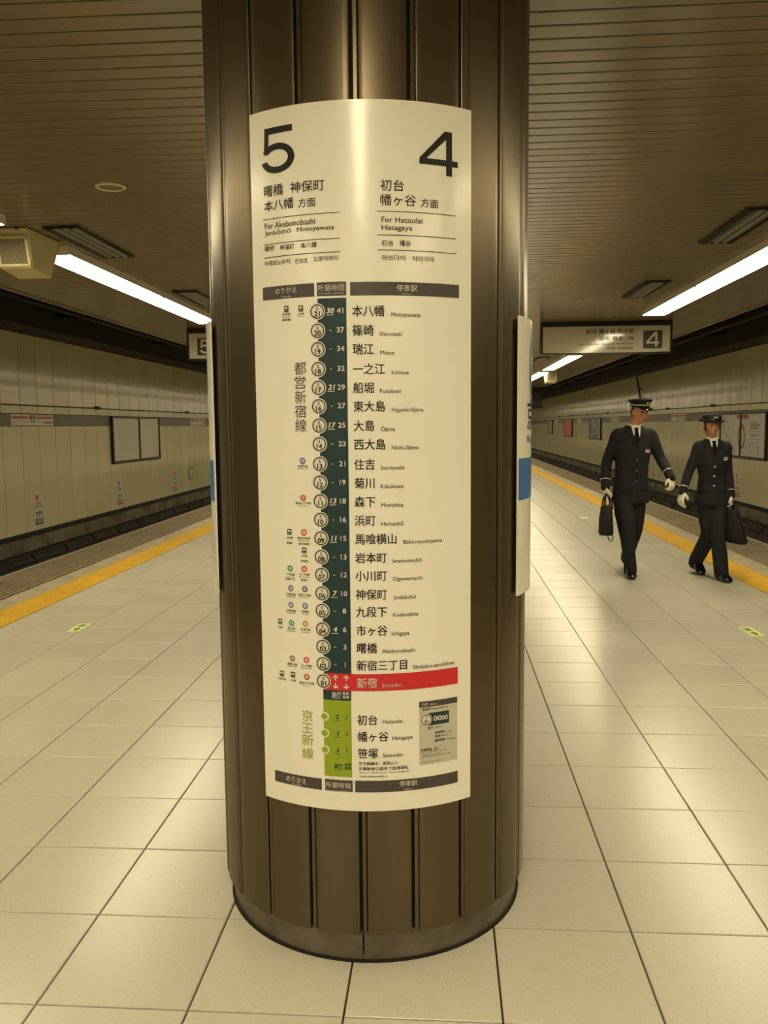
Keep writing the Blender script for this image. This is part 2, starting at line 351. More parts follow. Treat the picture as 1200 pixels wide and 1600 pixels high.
# ---- floor: grout bed with tiles, tactile tiles and edge blocks as pieces
bm = bmesh.new(); box(bm, -XE + .01, XE - .01, Y0, Y1, -0.30, -0.012)
floor = obj('floor', bm, 'grout'); tag(floor, kind='structure')
def tile_mesh(name, sx, sy, m, t=0.03, bev=0.002):
    bm = bmesh.new(); box(bm, -sx / 2, sx / 2, -sy / 2, sy / 2, -t, 0)
    top = [e for e in bm.edges if all(abs(v.co.z) < 1e-6 for v in e.verts)]
    bmesh.ops.bevel(bm, geom=top, offset=bev, segments=1, affect='EDGES')
    me = bpy.data.meshes.new(name); bmesh.ops.recalc_face_normals(bm, faces=bm.faces[:]); bm.to_mesh(me); bm.free(); me.materials.append(MT[m]); return me
def seen(x, y):
    d = Vector((x, y, 0)) - CAM; z = d.dot(_f)
    return z > 0.4 and abs(d.dot(_r2) / z * 1309) < 640 and abs(d.dot(_u2) / z * 1309) < 860
tm = tile_mesh('tile', 0.3950, 0.3950, 'tile'); tn = tile_mesh('tile_narrow', 0.2450, 0.3950, 'tile')
near, far = [], []
for j in range(int((Y0 - TD) / .4) + 1, int((Y1 - TD) / .4)):
    yc = TD + .4 * (j + .5)
    for k in range(-8, 8):
        if k in (-8, 7): xc, me = (-2.925 if k == -8 else 2.925), tn
        else: xc, me = .4 * (k + .5), tm
        if math.hypot(xc - .027, yc - 2.637) < 0.14: continue
        (near if seen(xc, yc) else far).append((me, (xc, yc, 0)))
near.sort(key=lambda t: t[1][1] ** 2 + (t[1][0] - .25) ** 2)
far += near[295:]; near = near[:295]
for me, (x, y, z) in near:
    o = link('tile', me, floor); o.location = (x, y, random.uniform(-.0006, .0004))
stuff_join('tile_field', far, 'tile', floor)
# tactile tiles with raised dots
bm = bmesh.new(); box(bm, -.149, .149, -.149, .149, -.03, .001)
for a in range(6):
    for b in range(6):
        cx, cy = -.1225 + .049 * a, -.1225 + .049 * b
        lathe(bm, [(.0145, .001), (.010, .006), (0, .006)], 8, (cx, cy, 0))
me_dot = bpy.data.meshes.new('tactile_tile'); bmesh.ops.recalc_face_normals(bm, faces=bm.faces[:]); bm.to_mesh(me_dot); bm.free(); me_dot.materials.append(MT['yellow'])
# plain edge slab and grooved edge block
me_slab = tile_mesh('edge_slab', .216, .596, 'edge')
def groove_block():
    bm = bmesh.new(); box(bm, -.288, .288, -.148, .148, -.03, -.009)
    me = bpy.data.meshes.new('edge_block'); 
    for k in range(9):
        x = -.288 + .064 * k
        box(bm, x + (0 if k else 0), min(.288, x + .036), -.148, .148, -.010, 0)
    box(bm, -.288, .288, .128, .148, -.010, 0)
    bmesh.ops.recalc_face_normals(bm, faces=bm.faces[:]); bm.to_mesh(me); bm.free()
    me.materials.append(MT['rib']); me.materials.append(MT['slot'])
    for i, p in enumerate(me.polygons):
        if i < 6: p.material_index = 1
    return me
me_gro = groove_block()
for sd in (-1, 1):
    lim = 16.0 if sd < 0 else 32.0
    ft, fs, fg = [], [], []
    k = 0; y = Y0 + .15
    while y < Y1:
        p = (sd * 3.205, y, 0)
        if 3.5 < y < lim: o = link('tactile_tile', me_dot, floor); o.location = p
        else: ft.append((me_dot, p))
        p2 = (sd * 3.875, y, 0)
        if 5.0 < y < lim: o = link('edge_block', me_gro, floor); o.location = p2
        else: fg.append((me_gro, p2))
        if k % 2 == 0:
            p3 = (sd * 3.47, y + .15, 0)
            if 4 < y < lim: o = link('edge_slab', me_slab, floor); o.location = p3
            else: fs.append((me_slab, p3))
        y += .3; k += 1
    # far tactile tiles: plain blocks beyond where dots can be told apart
    bm = bmesh.new(); box(bm, -.149, .149, -.149, .149, -.03, .004); mp = bpy.data.meshes.new('tactile_plain'); bm.to_mesh(mp); bm.free()
    stuff_join('tactile_strip', [((mp if (p[1] > 34 or p[1] < 0) else me_dot), p) for _, p in ft], 'yellow', floor)
    stuff_join('edge_slab_row', fs, 'edge', floor)
    stuff_join('edge_block_row', fg, 'rib', floor)
    bm = bmesh.new(); box(bm, min(sd * 4.165, sd * XE), max(sd * 4.165, sd * XE), Y0, Y1, -.12, -.001)
    obj('platform_nosing', bm, 'edge', floor)
    bm = bmesh.new(); box(bm, min(sd * 3.6, sd * (XE - .02)), max(sd * 3.6, sd * (XE - .02)), Y0, Y1, -1.15, -.12)
    obj('platform_side', bm, 'conc', floor)

# ---- ceiling of cross slats
bm = bmesh.new(); box(bm, -3.92, 3.92, Y0, Y1, HC + .02, HC + .08)
ceil = obj('ceiling', bm, 'joint'); tag(ceil, kind='structure')
def slat_mesh(x0, x1):
    bm = bmesh.new()
    prism(bm, [(-.0445, 0.018), (-.0445, .003), (-.0415, 0), (.0415, 0), (.0445, .003), (.0445, .018)], 'x', x0, x1)
    me = bpy.data.meshes.new('ceiling_slat'); bmesh.ops.recalc_face_normals(bm, faces=bm.faces[:]); bm.to_mesh(me); bm.free(); me.materials.append(MT['slat']); return me
ms = slat_mesh(-3.92, 3.92); sl = []
y = 2.4457 - .1 * 265
while y < Y1:
    if y > Y0:
        p = (0, y + .05, HC)
        if 1.6 < y < 16: o = link('ceiling_slat', ms, ceil); o.location = p
        else: sl.append((ms, p))
    y += .1
stuff_join('ceiling_slat_field', sl, 'slat', ceil)
for sd in (-1, 1):
    bm = bmesh.new(); box(bm, min(sd * 3.92, sd * 3.95), max(sd * 3.92, sd * 3.95), Y0, Y1, 2.815, HC + .10)
    obj('ceiling_edge_trim', bm, 'slat', ceil)

# ---- dark tunnel roof over the tracks and the steel beams
for sd, nm in ((-1, 'tunnel_roof_left'), (1, 'tunnel_roof_right')):
    bm = bmesh.new()
    xa, xb = sorted((sd * 3.95, sd * 8.0)); box(bm, xa, xb, Y0, Y1, 3.95, 4.15)
    r = obj(nm, bm, 'roof'); tag(r, kind='structure')
    bm = bmesh.new(); xa, xb = sorted((sd * 3.95, sd * 4.03)); box(bm, xa, xb, Y0, Y1, HC + .1, 3.96); obj('roof_upstand', bm, 'roof', r)
    bm = bmesh.new(); xa, xb = sorted((sd * 6.75, sd * 8.0)); box(bm, xa, xb, Y0, Y1, 3.22, 3.96); obj('roof_haunch', bm, 'black', r)
    y = -20.0
    while y < Y1:
        bm = bmesh.new(); xa, xb = sorted((sd * 4.03, sd * 6.75)); box(bm, xa, xb, y, y + .3, 3.78, 3.96); obj('roof_beam', bm, 'roof', r)
        # hanger of the overhead conductor: tapered bracket
        bm = bmesh.new(); prism(bm, [(sd * 5.85, 3.8), (sd * 6.75, 3.8), (sd * 6.75, 3.5), (sd * 6.1, 3.42)], 'y', y + .1, y + .2); obj('hanger_bracket', bm, 'black', r)
        y += 5.0
    bm = bmesh.new(); prism(bm, [(sd * 5.98 - .03, 3.5), (sd * 5.98 + .03, 3.5), (sd * 5.98 + .045, 3.40), (sd * 5.98 + .01, 3.37), (sd * 5.98 - .01, 3.37), (sd * 5.98 - .045, 3.40)], 'y', Y0, Y1)
    obj('conductor_bar', bm, 'black', r)

# ---- track beds and rails
for sd, nm in ((-1, 'track_bed_left'), (1, 'track_bed_right')):
    bm = bmesh.new(); xa, xb = sorted((sd * 3.6, sd * 7.7)); box(bm, xa, xb, Y0, Y1, -1.5, -1.32)
    t = obj(nm, bm, 'dirt'); tag(t, kind='structure')
    bm = bmesh.new(); xa, xb = sorted((sd * 4.7, sd * 6.9)); box(bm, xa, xb, Y0, Y1, -1.33, -1.22); obj('track_slab', bm, 'dirt', t)
    for c in (5.15, 6.3):
        bm = bmesh.new(); c *= sd
        prism(bm, [(c - .06, -1.22), (c + .06, -1.22), (c + .06, -1.20), (c + .01, -1.18), (c + .01, -1.10), (c + .033, -1.09), (c + .033, -1.06), (c - .033, -1.06), (c - .033, -1.09), (c - .01, -1.10), (c - .01, -1.18), (c - .06, -1.20)], 'y', Y0, Y1)
        tag(obj('rail', bm, 'rail', t))

# ---- track walls: enamel panels, dark band, concrete foot, cable duct
def panel_low():
    bm = bmesh.new(); box(bm, 0, .03, .006, .674, -.45, 1.53, .004)
    me = bpy.data.meshes.new('wall_panel'); bmesh.ops.recalc_face_normals(bm, faces=bm.faces[:]); bm.to_mesh(me); bm.free(); me.materials.append(MT['panel']); return me
def panel_up():
    bm = bmesh.new()
    prof = [(0, 1.76), (0, 2.2), (.003, 2.34), (.0, 2.42), (-.003, 2.52), (-.012, 2.9), (-.03, 3.24)]
    a = []
    for x, z in prof:
        a.append([bm.verts.new((x + dx, yy, z)) for yy, dx in ((.006, .03), (.006, .007), (.02, 0), (.34, -.004), (.66, 0), (.674, .007), (.674, .03))])
    for A, B in zip(a, a[1:]):
        for k in range(6): bm.faces.new((A[k], A[k + 1], B[k + 1], B[k]))
    bm.faces.new(a[0]); bm.faces.new(a[-1])
    me = bpy.data.meshes.new('wall_panel_upper'); bmesh.ops.recalc_face_normals(bm, faces=bm.faces[:]); bm.to_mesh(me); bm.free(); me.materials.append(MT['panel']); return me
mlow, mup = panel_low(), panel_up()
for sd, nm in ((-1, 'wall_left'), (1, 'wall_right')):
    bm = bmesh.new(); xa, xb = sorted((sd * (XW + .035), sd * (XW + .3))); box(bm, xa, xb, Y0, Y1, -1.5, 3.96)
    wl = obj(nm, bm, 'wallback'); tag(wl, kind='structure')
    fl, fu = [], []
    y = 14.35 - .68 * 56
    while y < Y1 - .7:
        if y > Y0:
            vis = 10 < y < (32 if sd < 0 else 76)
            for nm2, me, acc in (('wall_panel', mlow, fl), ('wall_panel', mup, fu)):
                if sd > 0:
                    loc, rz = (XW, y, 0), 0
                else:
                    loc, rz = (-XW, y + .68, 0), PI
                if vis:
                    o = link(nm2, me, wl); o.location = loc; o.rotation_euler = (0, 0, rz)
                else:
                    acc.append((me, loc, rz))
        y += .68
    for nm3, acc in (('wall_panel_field', fl), ('wall_panel_upper_field', fu)):
        V = []; F = []
        for me, loc, rz in acc:
            b = len(V); s = -1 if rz else 1
            V += [(loc[0] + s * v.co.x, loc[1] + s * v.co.y, v.co.z) for v in me.vertices]
            F += [tuple(b + i for i in p.vertices) for p in me.polygons]
        m = bpy.data.meshes.new(nm3); m.from_pydata(V, [], F); m.update(); o = link(nm3, m, wl, 'panel'); o['kind'] = 'stuff'
    def strip(name, xi, xo, z0, z1, m):
        bm = bmesh.new(); xa, xb = sorted((sd * xi, sd * xo)); box(bm, xa, xb, Y0, Y1, z0, z1); return obj(name, bm, m, wl)
    strip('name_band', XW - .008, XW + .04, 1.537, 1.752, 'band')
    strip('band_trim', XW - .014, XW + .04, 1.752, 1.766, 'black')
    strip('kick_shadow_trim', XW - .03, XW + .05, -.53, -.45, 'black')  # black trim; the shadow under the panel overhang is put into its colour
    strip('wall_foot', XW + .0, XW + .05, -1.5, -.53, 'conc')
    # cable duct with lid, slightly uneven, dirty
    bm = bmesh.new()
    prism(bm, [(sd * (XW + .02), -.80), (sd * (XW - .18), -.84), (sd * (XW - .42), -1.16), (sd * (XW - .42), -1.34), (sd * (XW + .02), -1.34)], 'y', Y0, Y1)
    obj('cable_duct', bm, 'dirt', wl)
    for q in range(3):
        bm = bmesh.new(); pts = []; y = Y0; 
        while y < Y1:
            pts.append((sd * (XW - .10 - .09 * q), y, -.80 - .07 * q + .012 * math.sin(y * 1.3 + q))); y += 1.0
        tube(bm, pts, [.018] * len(pts), 6); obj('duct_cable', bm, 'black', wl)
    # ribs leaning on the foot wall
    y = 8.0; me = None
    while y < 60:
        if me is None:
            bm = bmesh.new(); prism(bm, [(0, -.84), (-.26, -1.20), (-.32, -1.20), (-.06, -.80)], 'y', 0, .07)
            o = obj('duct_bracket', bm, 'dirt', wl); me = o.data
        else: o = link('duct_bracket', me, wl)
        o.location = (sd * (XW - .14), y, 0); o.scale = (sd, 1, 1)
        y += 1.36
for nm, yy, m in (('wall_far', Y1, 'wallback'), ('wall_near', Y0 - .2, 'wallback')):
    bm = bmesh.new(); box(bm, -8, 8, yy, yy + .2, -1.5, 4.15); tag(obj(nm, bm, m), kind='structure')

# ================================================================ CEILING LIGHTS
def make_light():
    t = empty('ceiling_light')
    bm = bmesh.new(); box(bm, -.138, .138, 0, 2.12, .045, .08); box(bm, -.138, -.1325, 0, 2.12, .003, .05); box(bm, .1325, .138, 0, 2.12, .003, .05); obj('housing', bm, 'lamphouse', t)
    bm = bmesh.new(); prism(bm, [(-.132, .045), (-.132, .005), (-.122, -.001), (-.02, -.001), (0, .002), (.02, -.001), (.122, -.001), (.132, .005), (.132, .045)], 'y', .012, 2.108); obj('diffuser', bm, 'lamp', t)
    bm = bmesh.new(); prism(bm, [(-.140, .047), (-.140, .004), (-.124, -.003), (.124, -.003), (.140, .004), (.140, .047)], 'y', 0, .012); obj('end_cap', bm, 'lamphouse', t)
    bm = bmesh.new(); prism(bm, [(-.140, .047), (-.140, .004), (-.124, -.003), (.124, -.003), (.140, .004), (.140, .047)], 'y', 2.108, 2.12); obj('end_cap', bm, 'lamphouse', t)
    return t
starts = [-22.5, -17.4, -12.3, -7.2, -2.1 - 1.9, 1.05, 6.22, 11.75, 16.40, 21.5, 26.6, 31.7, 36.8, 41.9, 47.0, 52.1, 57.2, 62.3, 67.4, 72.5]
first = None
ordn = ['nearest', 'second nearest', 'third nearest', 'fourth nearest', 'fifth nearest', 'sixth nearest', 'seventh nearest', 'eighth nearest', 'ninth nearest', 'tenth nearest', 'eleventh nearest', 'twelfth nearest']
for sd in (-1, 1):
    n = 0
    for st in starts:
        for h in (0, 1):
            y = st + h * 2.14
            if first is None: o = first = make_light()
            else: o = copy_tree(first)
            o.location = (-2.655 if sd < 0 else 2.79, y, HC - .062); o.scale = (1, 1, .76)
            side = 'left' if sd < 0 else 'right'
            hf = 'near' if h == 0 else 'far'
            if st < 1: lab = 'long fluorescent ceiling light behind the photographer, %s row' % side
            elif st < 6: lab = '%s half of the long fluorescent light at the %s frame edge' % (hf, side)
            elif st < 7: lab = 'bright fluorescent light, %s half of the nearest full pair, %s row' % (hf, side)
            elif st < 30 and sd > 0: lab = 'right-row fluorescent light, %s half of the pair %s' % (hf, {11.75: 'behind the numbered hanging sign', 16.40: 'just past the hanging sign', 21.5: 'over the far loudspeaker', 26.6: 'beyond the far loudspeaker'}[st])
            else: lab = 'distant fluorescent ceiling light in the %s row towards the tunnel end' % side
            tag(o, lab, 'ceiling light', 'fluorescent lights of the %s row' % side + (' behind the photographer' if st < 1 else (' far down the platform' if st > 30 or (sd < 0 and st > 7) else '')))
o = copy_tree(first); o.location = (.03, -1.0, HC - .062)  # added lamp, out of view, for the bright vertical reflection on the sign
tag(o, 'added unseen fluorescent ceiling light on the centre line above the photographer', 'ceiling light')
# ================================================================ AIR VENTS
def make_vent():
    t = empty('air_vent')
    bm = bmesh.new(); box(bm, -.115, .115, 0, 1.0, -.004, .02); obj('backing', bm, 'ventdark', t)
    bm = bmesh.new()
    for a in ((-.125, -.105, -.01, 1.01), (.105, .125, -.01, 1.01)): box(bm, a[0], a[1], a[2], a[3], -.014, .02)
    box(bm, -.105, .105, -.01, .008, -.014, .02); box(bm, -.105, .105, .992, 1.01, -.014, .02)
    obj('vent_frame', bm, 'ventdark', t)
    for x in (-.062, .0, .062):
        bm = bmesh.new(); prism(bm, [(x - .012, -.018), (x + .012, -.018), (x + .022, -.004), (x - .022, -.004)], 'y', .01, .99); obj('vent_blade', bm, 'ventmetal', t)
    bm = bmesh.new(); prism(bm, [(.068, -.02), (.10, -.02), (.10, -.004), (.068, -.004)], 'y', .01, .99); obj('vent_blade', bm, 'ventdark', t)
    return t
v0 = None
for sd in (-1, 1):
    for i, y in enumerate((5.62, 8.35, 13.9, 17.4, 22.6)):
        if v0 is None: o = v0 = make_vent()
        else: o = copy_tree(v0)
        o.location = (sd * 2.30, y, HC - .002)
        if sd < 0: o.scale = (-1, 1, 1)
        side = 'left' if sd < 0 else 'right'
        lab = {0: 'slotted air vent in the ceiling, nearest on the %s side' % side, 1: 'slotted air vent on the %s, second nearest, %s' % (side, 'beside the pillar' if sd < 0 else 'above the numbered hanging sign'),
               2: 'slotted ceiling air vent just past the hanging sign, %s side' % side, 3: 'small distant ceiling air vent past the hanging sign, %s side' % side, 4: 'farthest slotted ceiling air vent on the %s side' % side}[i]
        tag(o, lab, 'air vent', 'ceiling air vents')
# round ceiling speakers
def disc(loc, lab, r=.085):
    t = empty('ceiling_speaker', loc)
    bm = bmesh.new(); lathe(bm, [(r * .8, 0), (r, 0), (r, -.006), (r * .86, -.012), (r * .8, -.006), (r * .8, 0)], 28); obj('rim', bm, 'cream', t, True)
    bm = bmesh.new(); lathe(bm, [(0, -.002), (r * .82, -.004)], 28); obj('grille', bm, 'mesh', t)
    tag(t, lab, 'speaker', 'round ceiling speakers')
disc((-1.605, 4.75, HC), 'round flush speaker in the slatted ceiling left of the pillar')
disc((1.77, 9.43, HC), 'tiny round flush speaker in the ceiling right of the pillar', .07)
# boxed loudspeakers
def boxspk(loc, lab, s=1.0, rz=0):
    t = empty('loudspeaker_box', loc, rz); t.scale = (s, s, s)
    bm = bmesh.new()
    # body: front face leans back towards the bottom
    F = [(-.135, 0.0, 0), (.135, 0.0, 0), (.125, .07, -.27), (-.125, .07, -.27)]
    B = [(-.15, .50, 0), (.15, .50, 0), (.13, .36, -.30), (-.13, .36, -.30)]
    a = [bm.verts.new(p) for p in F]; b = [bm.verts.new(p) for p in B]
    bm.faces.new(a); bm.faces.new(b[::-1])
    for i in range(4): bm.faces.new((a[i], b[i], b[(i + 1) % 4], a[(i + 1) % 4]))
    bmesh.ops.bevel(bm, geom=bm.edges[:], offset=.006, segments=2, affect='EDGES'); obj('cabinet', bm, 'cream', t)
    bm = bmesh.new()
    def P(u, v, o): return (u, .07 * (-v) / .27 - o, v)
    q = [(-.102, -.075), (.102, -.075), (.102, -.245), (-.102, -.245)]
    a = [bm.verts.new(P(u, v, .002)) for u, v in q]; b = [bm.verts.new(P(u, v, .006)) for u, v in q]
    bm.faces.new(b); bm.faces.new(a[::-1])
    for i in range(4): bm.faces.new((a[i], b[i], b[(i + 1) % 4], a[(i + 1) % 4]))
    obj('grille', bm, 'mesh', t)
    bm = bmesh.new()
    for u0, u1, v0, v1 in ((-.122, -.102, -.26, -.06), (.102, .122, -.26, -.06), (-.122, .122, -.075, -.055), (-.122, .122, -.262, -.245)):
        a = [bm.verts.new(P(u, v, .001)) for u, v in ((u0, v0), (u1, v0), (u1, v1), (u0, v1))]; b = [bm.verts.new(P(u, v, .012)) for u, v in ((u0, v0), (u1, v0), (u1, v1), (u0, v1))]
        bm.faces.new(b); bm.faces.new(a[::-1])
        for i in range(4): bm.faces.new((a[i], b[i], b[(i + 1) % 4], a[(i + 1) % 4]))
    obj('grille_frame', bm, 'cream', t)
    for x in (-.10, .06):
        bm = bmesh.new(); lathe(bm, [(.012, .004), (.012, -.014), (0, -.014)], 10, (x, -.012, 0)); obj('bolt', bm, 'signbox', t)
    tag(t, lab, 'loudspeaker', 'boxed ceiling loudspeakers')
boxspk((-2.655, 5.62, HC - .003), 'cream boxed loudspeaker under the ceiling at the left frame edge', .93)
boxspk((3.05, 22.0, HC - .003), 'small far boxed loudspeaker under the right light row', 1.0)
# ================================================================ THE COLUMN
CX, CY = .027, 2.637
def cyl(R, deg, z): a = math.radians(deg); return (R * math.sin(a), -R * math.cos(a), z)
def arc_block(bm, prof, z0, z1):
    """prof: closed outline as (R, deg) seen from above"""
    A = [bm.verts.new(cyl(r, d, z0)) for r, d in prof]; B = [bm.verts.new(cyl(r, d, z1)) for r, d in prof]
    bm.faces.new(A); bm.faces.new(B[::-1]); n = len(prof)
    for i in range(n): bm.faces.new((A[i], B[i], B[(i + 1) % n], A[(i + 1) % n]))
col = empty('round_column', (CX, CY, 0)); tag(col, 'round platform column clad in bronze-coloured vertical metal panels', 'column')
bm = bmesh.new(); lathe(bm, [(0, .02), (.440, .02), (.440, .093), (.464, .093), (.464, HC), (0, HC)], 84); o = obj('column_core', bm, 'groove', col)
NP = 21; ST = 360 / NP
W = ST - 2.35; prof = []
rin, rout = .466, .482
prof = [(rin, -W / 2), (.478, -W / 2), (.4812, -W / 2 + .28)] + [(rout, -W / 2 + .5 + (W - 1.0) * i / 8) for i in range(9)] + [(.4812, W / 2 - .28), (.478, W / 2), (rin, W / 2)]
bm = bmesh.new(); arc_block(bm, prof, .090, HC - .004)
for f in bm.faces:
    if abs(f.normal.z) < .5: f.smooth = False
me_panel = bpy.data.meshes.new('cladding_panel'); bmesh.ops.recalc_face_normals(bm, faces=bm.faces[:]); bm.to_mesh(me_panel); bm.free(); me_panel.materials.append(MT['steel'])
bm = bmesh.new(); arc_block(bm, [(.464, -.30), (.479, -.30), (.4803, -.12), (.4803, .90), (.479, 1.03), (.464, 1.03)], .094, HC - .004)
me_strip = bpy.data.meshes.new('joint_strip'); bmesh.ops.recalc_face_normals(bm, faces=bm.faces[:]); bm.to_mesh(me_strip); bm.free(); me_strip.materials.append(MT['steel'])
for p in me_panel.polygons: p.use_smooth = True
me_panel.set_sharp_from_angle(angle=math.radians(25))
for k in range(NP):
    a = 1.0 + ST * k
    o = link('joint_strip', me_strip, col); o.rotation_euler = (0, 0, math.radians(a))
    o = link('cladding_panel', me_panel, col); o.rotation_euler = (0, 0, math.radians(a + ST / 2))
bm = bmesh.new(); lathe(bm, [(.450, 0), (.459, 0), (.459, .094), (.450, .094)], 96, a0=math.radians(-89.2), a1=math.radians(270.2)); o = obj('plinth', bm, 'steelplinth', col, True)
o.data.set_sharp_from_angle(angle=math.radians(40))
bm = bmesh.new(); lathe(bm, [(.456, 0.0005), (.468, 0.0005), (.462, .004), (.456, .005)], 72); obj('sealant_line', bm, 'groove', col, True)

def bent_sheet(bm, R0, R1, d0, d1, z0, z1, n):
    arc_block(bm, [(R1, d0 + (d1 - d0) * i / n) for i in range(n + 1)] + [(R0, d1 - (d1 - d0) * i / n) for i in range(n + 1)], z0, z1)
# ---- route map sign
RS = .4868
sign = empty('route_sign', (CX, CY, 0))
tag(sign, 'tall curved white line map sign with big numbers 5 and 4 on the column', 'sign')
bm = bmesh.new(); bent_sheet(bm, .4832, RS, -34.0, 38.1, .4475, 2.281, 36)
o = obj('sign_sheet', bm, 'sheet', sign, True); o.data.set_sharp_from_angle(angle=math.radians(30))
def mp(off): return lambda u, v: cyl(RS + off, u, v)
KU = 180 / PI / RS           # degrees per metre along the sheet
class CP(Print):
    def __init__(s, off=.0012): super().__init__(mp(off), 1.6)
    def txt(s, text, u, v, h, sx=1.0, bold=0.0, align=0.0, ital=0.0):
        V, F, (x0, x1, y0, y1) = glyphs(text, bold); k = h / CAPH; wd = (x1 - x0) * k * sx; b = len(s.V)
        for x, y in V: s.V.append(s.fn(u + KU * ((x - x0) * k * sx - wd * align + ital * y * k), v + y * k))
        s.F += [tuple(b + i for i in f) for f in F]
    def han(s, text, u, v, h, adv, bold=0.0):
        V, F, bb = glyphs(text, bold); k = adv; b = len(s.V); cy = .38
        for x, y in V: s.V.append(s.fn(u + KU * x * adv, v + (y - cy) * h / .92))
        s.F += [tuple(b + i for i in f) for f in F]
def draw_numeral(p, t, a0, a1, z0, h):
    U = lambda u: a0 + (a1 - a0) * u
    Z = lambda v: z0 + h * v
    if t == '4':
        for q in ([(.68, 0), (.84, 0), (.84, 1), (.68, 1)], [(0, .22), (.69, .22), (.69, .355), (0, .355)], [(.83, .22), (1, .22), (1, .355), (.83, .355)],
                  [(0, .355), (.175, .355), (.69, .835), (.69, 1), (.645, 1)]): p.poly([(U(u), Z(v)) for u, v in q])
    else:
        p.poly([(U(u), Z(v)) for u, v in [(.07, .86), (.945, .86), (.945, 1), (.07, 1)]])
        p.poly([(U(u), Z(v)) for u, v in [(.035, .425), (.185, .45), (.205, .875), (.07, .875)]])
        A = [math.radians(152 - 318 * i / 40) for i in range(41)]
        O = [(.47 + .53 * math.cos(a), .325 + .325 * math.sin(a)) for a in A]; I = [(.465 + .340 * math.cos(a), .326 + .186 * math.sin(a)) for a in A]
        for i in range(40): p.poly([(U(u), Z(v)) for u, v in (O[i], O[i + 1], I[i + 1], I[i])][::-1])
for (t, a0, a1, z, h), nm in zip(T_big, ('platform_numeral', 'platform_numeral')):
    p = CP(.0014); z0 = z - h / 2
    draw_numeral(p, t, a0, a1, z0, h)
    p.make(nm, 'ink', sign)
for t, a0, a1, z, h in T_head:
    p = CP(); p.fit(t, a0, a1, z - h / 2, z + h / 2, bold=.006); p.make('heading_lettering', 'ink', sign)
for t, a0, a1, z, h in T_sub:
    p = CP(); p.fit(t, a0, a1, z - h / 2, z + h / 2, bold=.008); p.make('direction_lettering', 'inkgrey', sign)
for z in (2.0105, 1.9475, 1.9145):
    p = CP(); p.rect(-29.1, -3.6, z, z + .0016, 14); p.make('rule_line', 'ink', sign)
for z in (2.0115, 1.954, 1.917):
    p = CP(); p.rect(7.4, 32.3, z, z + .0016, 14); p.make('rule_line', 'ink', sign)
bars = []
for a0, a1, zt, zb in ((-29.95, -11.75, 1.841, 1.8075), (-10.95, -1.93, 1.842, 1.8075), (-.78, 33.45, 1.840, 1.8065), (-29.6, -12.1, .532, .5005), (-11.0, -2.05, .533, .5005), (-1.24, 32.92, .533, .5005)):
    p = CP(.0008); p.rect(a0, a1, zb, zt, max(4, int((a1 - a0) / 2))); b = p.make('heading_bar', 'inkbar', sign); bars.append((b, a0, a1, zt))
for t, a0, a1, z, h in T_bar:
    p = CP(.0016); p.fit(t, a0, a1, z - h / 2, z + h / 2, bold=.01)
    par = [b for b, c0, c1, zt in bars if c0 <= (a0 + a1) / 2 <= c1 and abs(zt - z) < .05][0]
    p.make('bar_lettering', 'inkwhite', par)
p = CP(.0008); p.rect(-10.8, -1.96, .822, 1.802, 6); teal = p.make('time_column', 'teal', sign)
p = CP(.0008); p.rect(-11.1, -2.15, .5420, .7535, 6); olive = p.make('time_column', 'olive', sign); tag(olive, 'olive green lower travel time column')
p = CP(.0009); p.rect(-11.1, -2.1, .7530, .7810, 6); dk = p.make('time_column_foot', 'teal', sign)
p = CP(.0010); p.rect(-11.0, 32.93, .7800, .8262, 30); redb = p.make('current_station_bar', 'red', sign)
rows = [('21', '本八幡', 'Motoyawata', '30', '41', 11.5), ('20', '篠崎', 'Shinozaki', '-', '37', 7.9), ('19', '瑞江', 'Mizue', '-', '34', 8.1), ('18', '一之江', 'Ichinoe', '-', '32', 11.5),
        ('17', '船堀', 'Funabori', '21', '29', 7.9), ('16', '東大島', 'Higashi-ōjima', '-', '27', 11.4), ('15', '大島', 'Ōjima', '17', '25', 8.1), ('14', '西大島', 'Nishi-ōjima', '-', '23', 11.3),
        ('13', '住吉', 'Sumiyoshi', '-', '21', 7.9), ('12', '菊川', 'Kikukawa', '-', '19', 7.8), ('11', '森下', 'Morishita', '13', '18', 7.9), ('10', '浜町', 'Hamachō', '-', '16', 7.9),
        ('09', '馬喰横山', 'Bakuroyokoyama', '11', '15', 14.7), ('08', '岩本町', 'Iwamotochō', '-', '13', 11.3), ('07', '小川町', 'Ogawamachi', '-', '12', 11.3), ('06', '神保町', 'Jimbōchō', '7', '10', 11.4),
        ('05', '九段下', 'Kudanshita', '-', '8', 11.3), ('04', '市ヶ谷', 'Ichigaya', '4', '6', 10.8), ('03', '曙橋', 'Akebonobashi', '-', '3', 7.7), ('02', '新宿三丁目', 'Shinjuku-sanchōme', '-', '1', 17.5),
        ('01', '新宿', 'Shinjuku', '', '', 7.6)]
ZR = [1.7695, 1.7214, 1.6747, 1.6246, 1.5774, 1.5301, 1.4808, 1.433, 1.3817, 1.3335, 1.285, 1.2363, 1.1874, 1.1383, 1.0906, 1.041, .9947, .9446, .8977, .8508, .8037]
_mb = glyphs('Motoyawata')[2]; RSX = .0765 / ((_mb[1] - _mb[0]) * .0102 / CAPH)   # romaji width factor
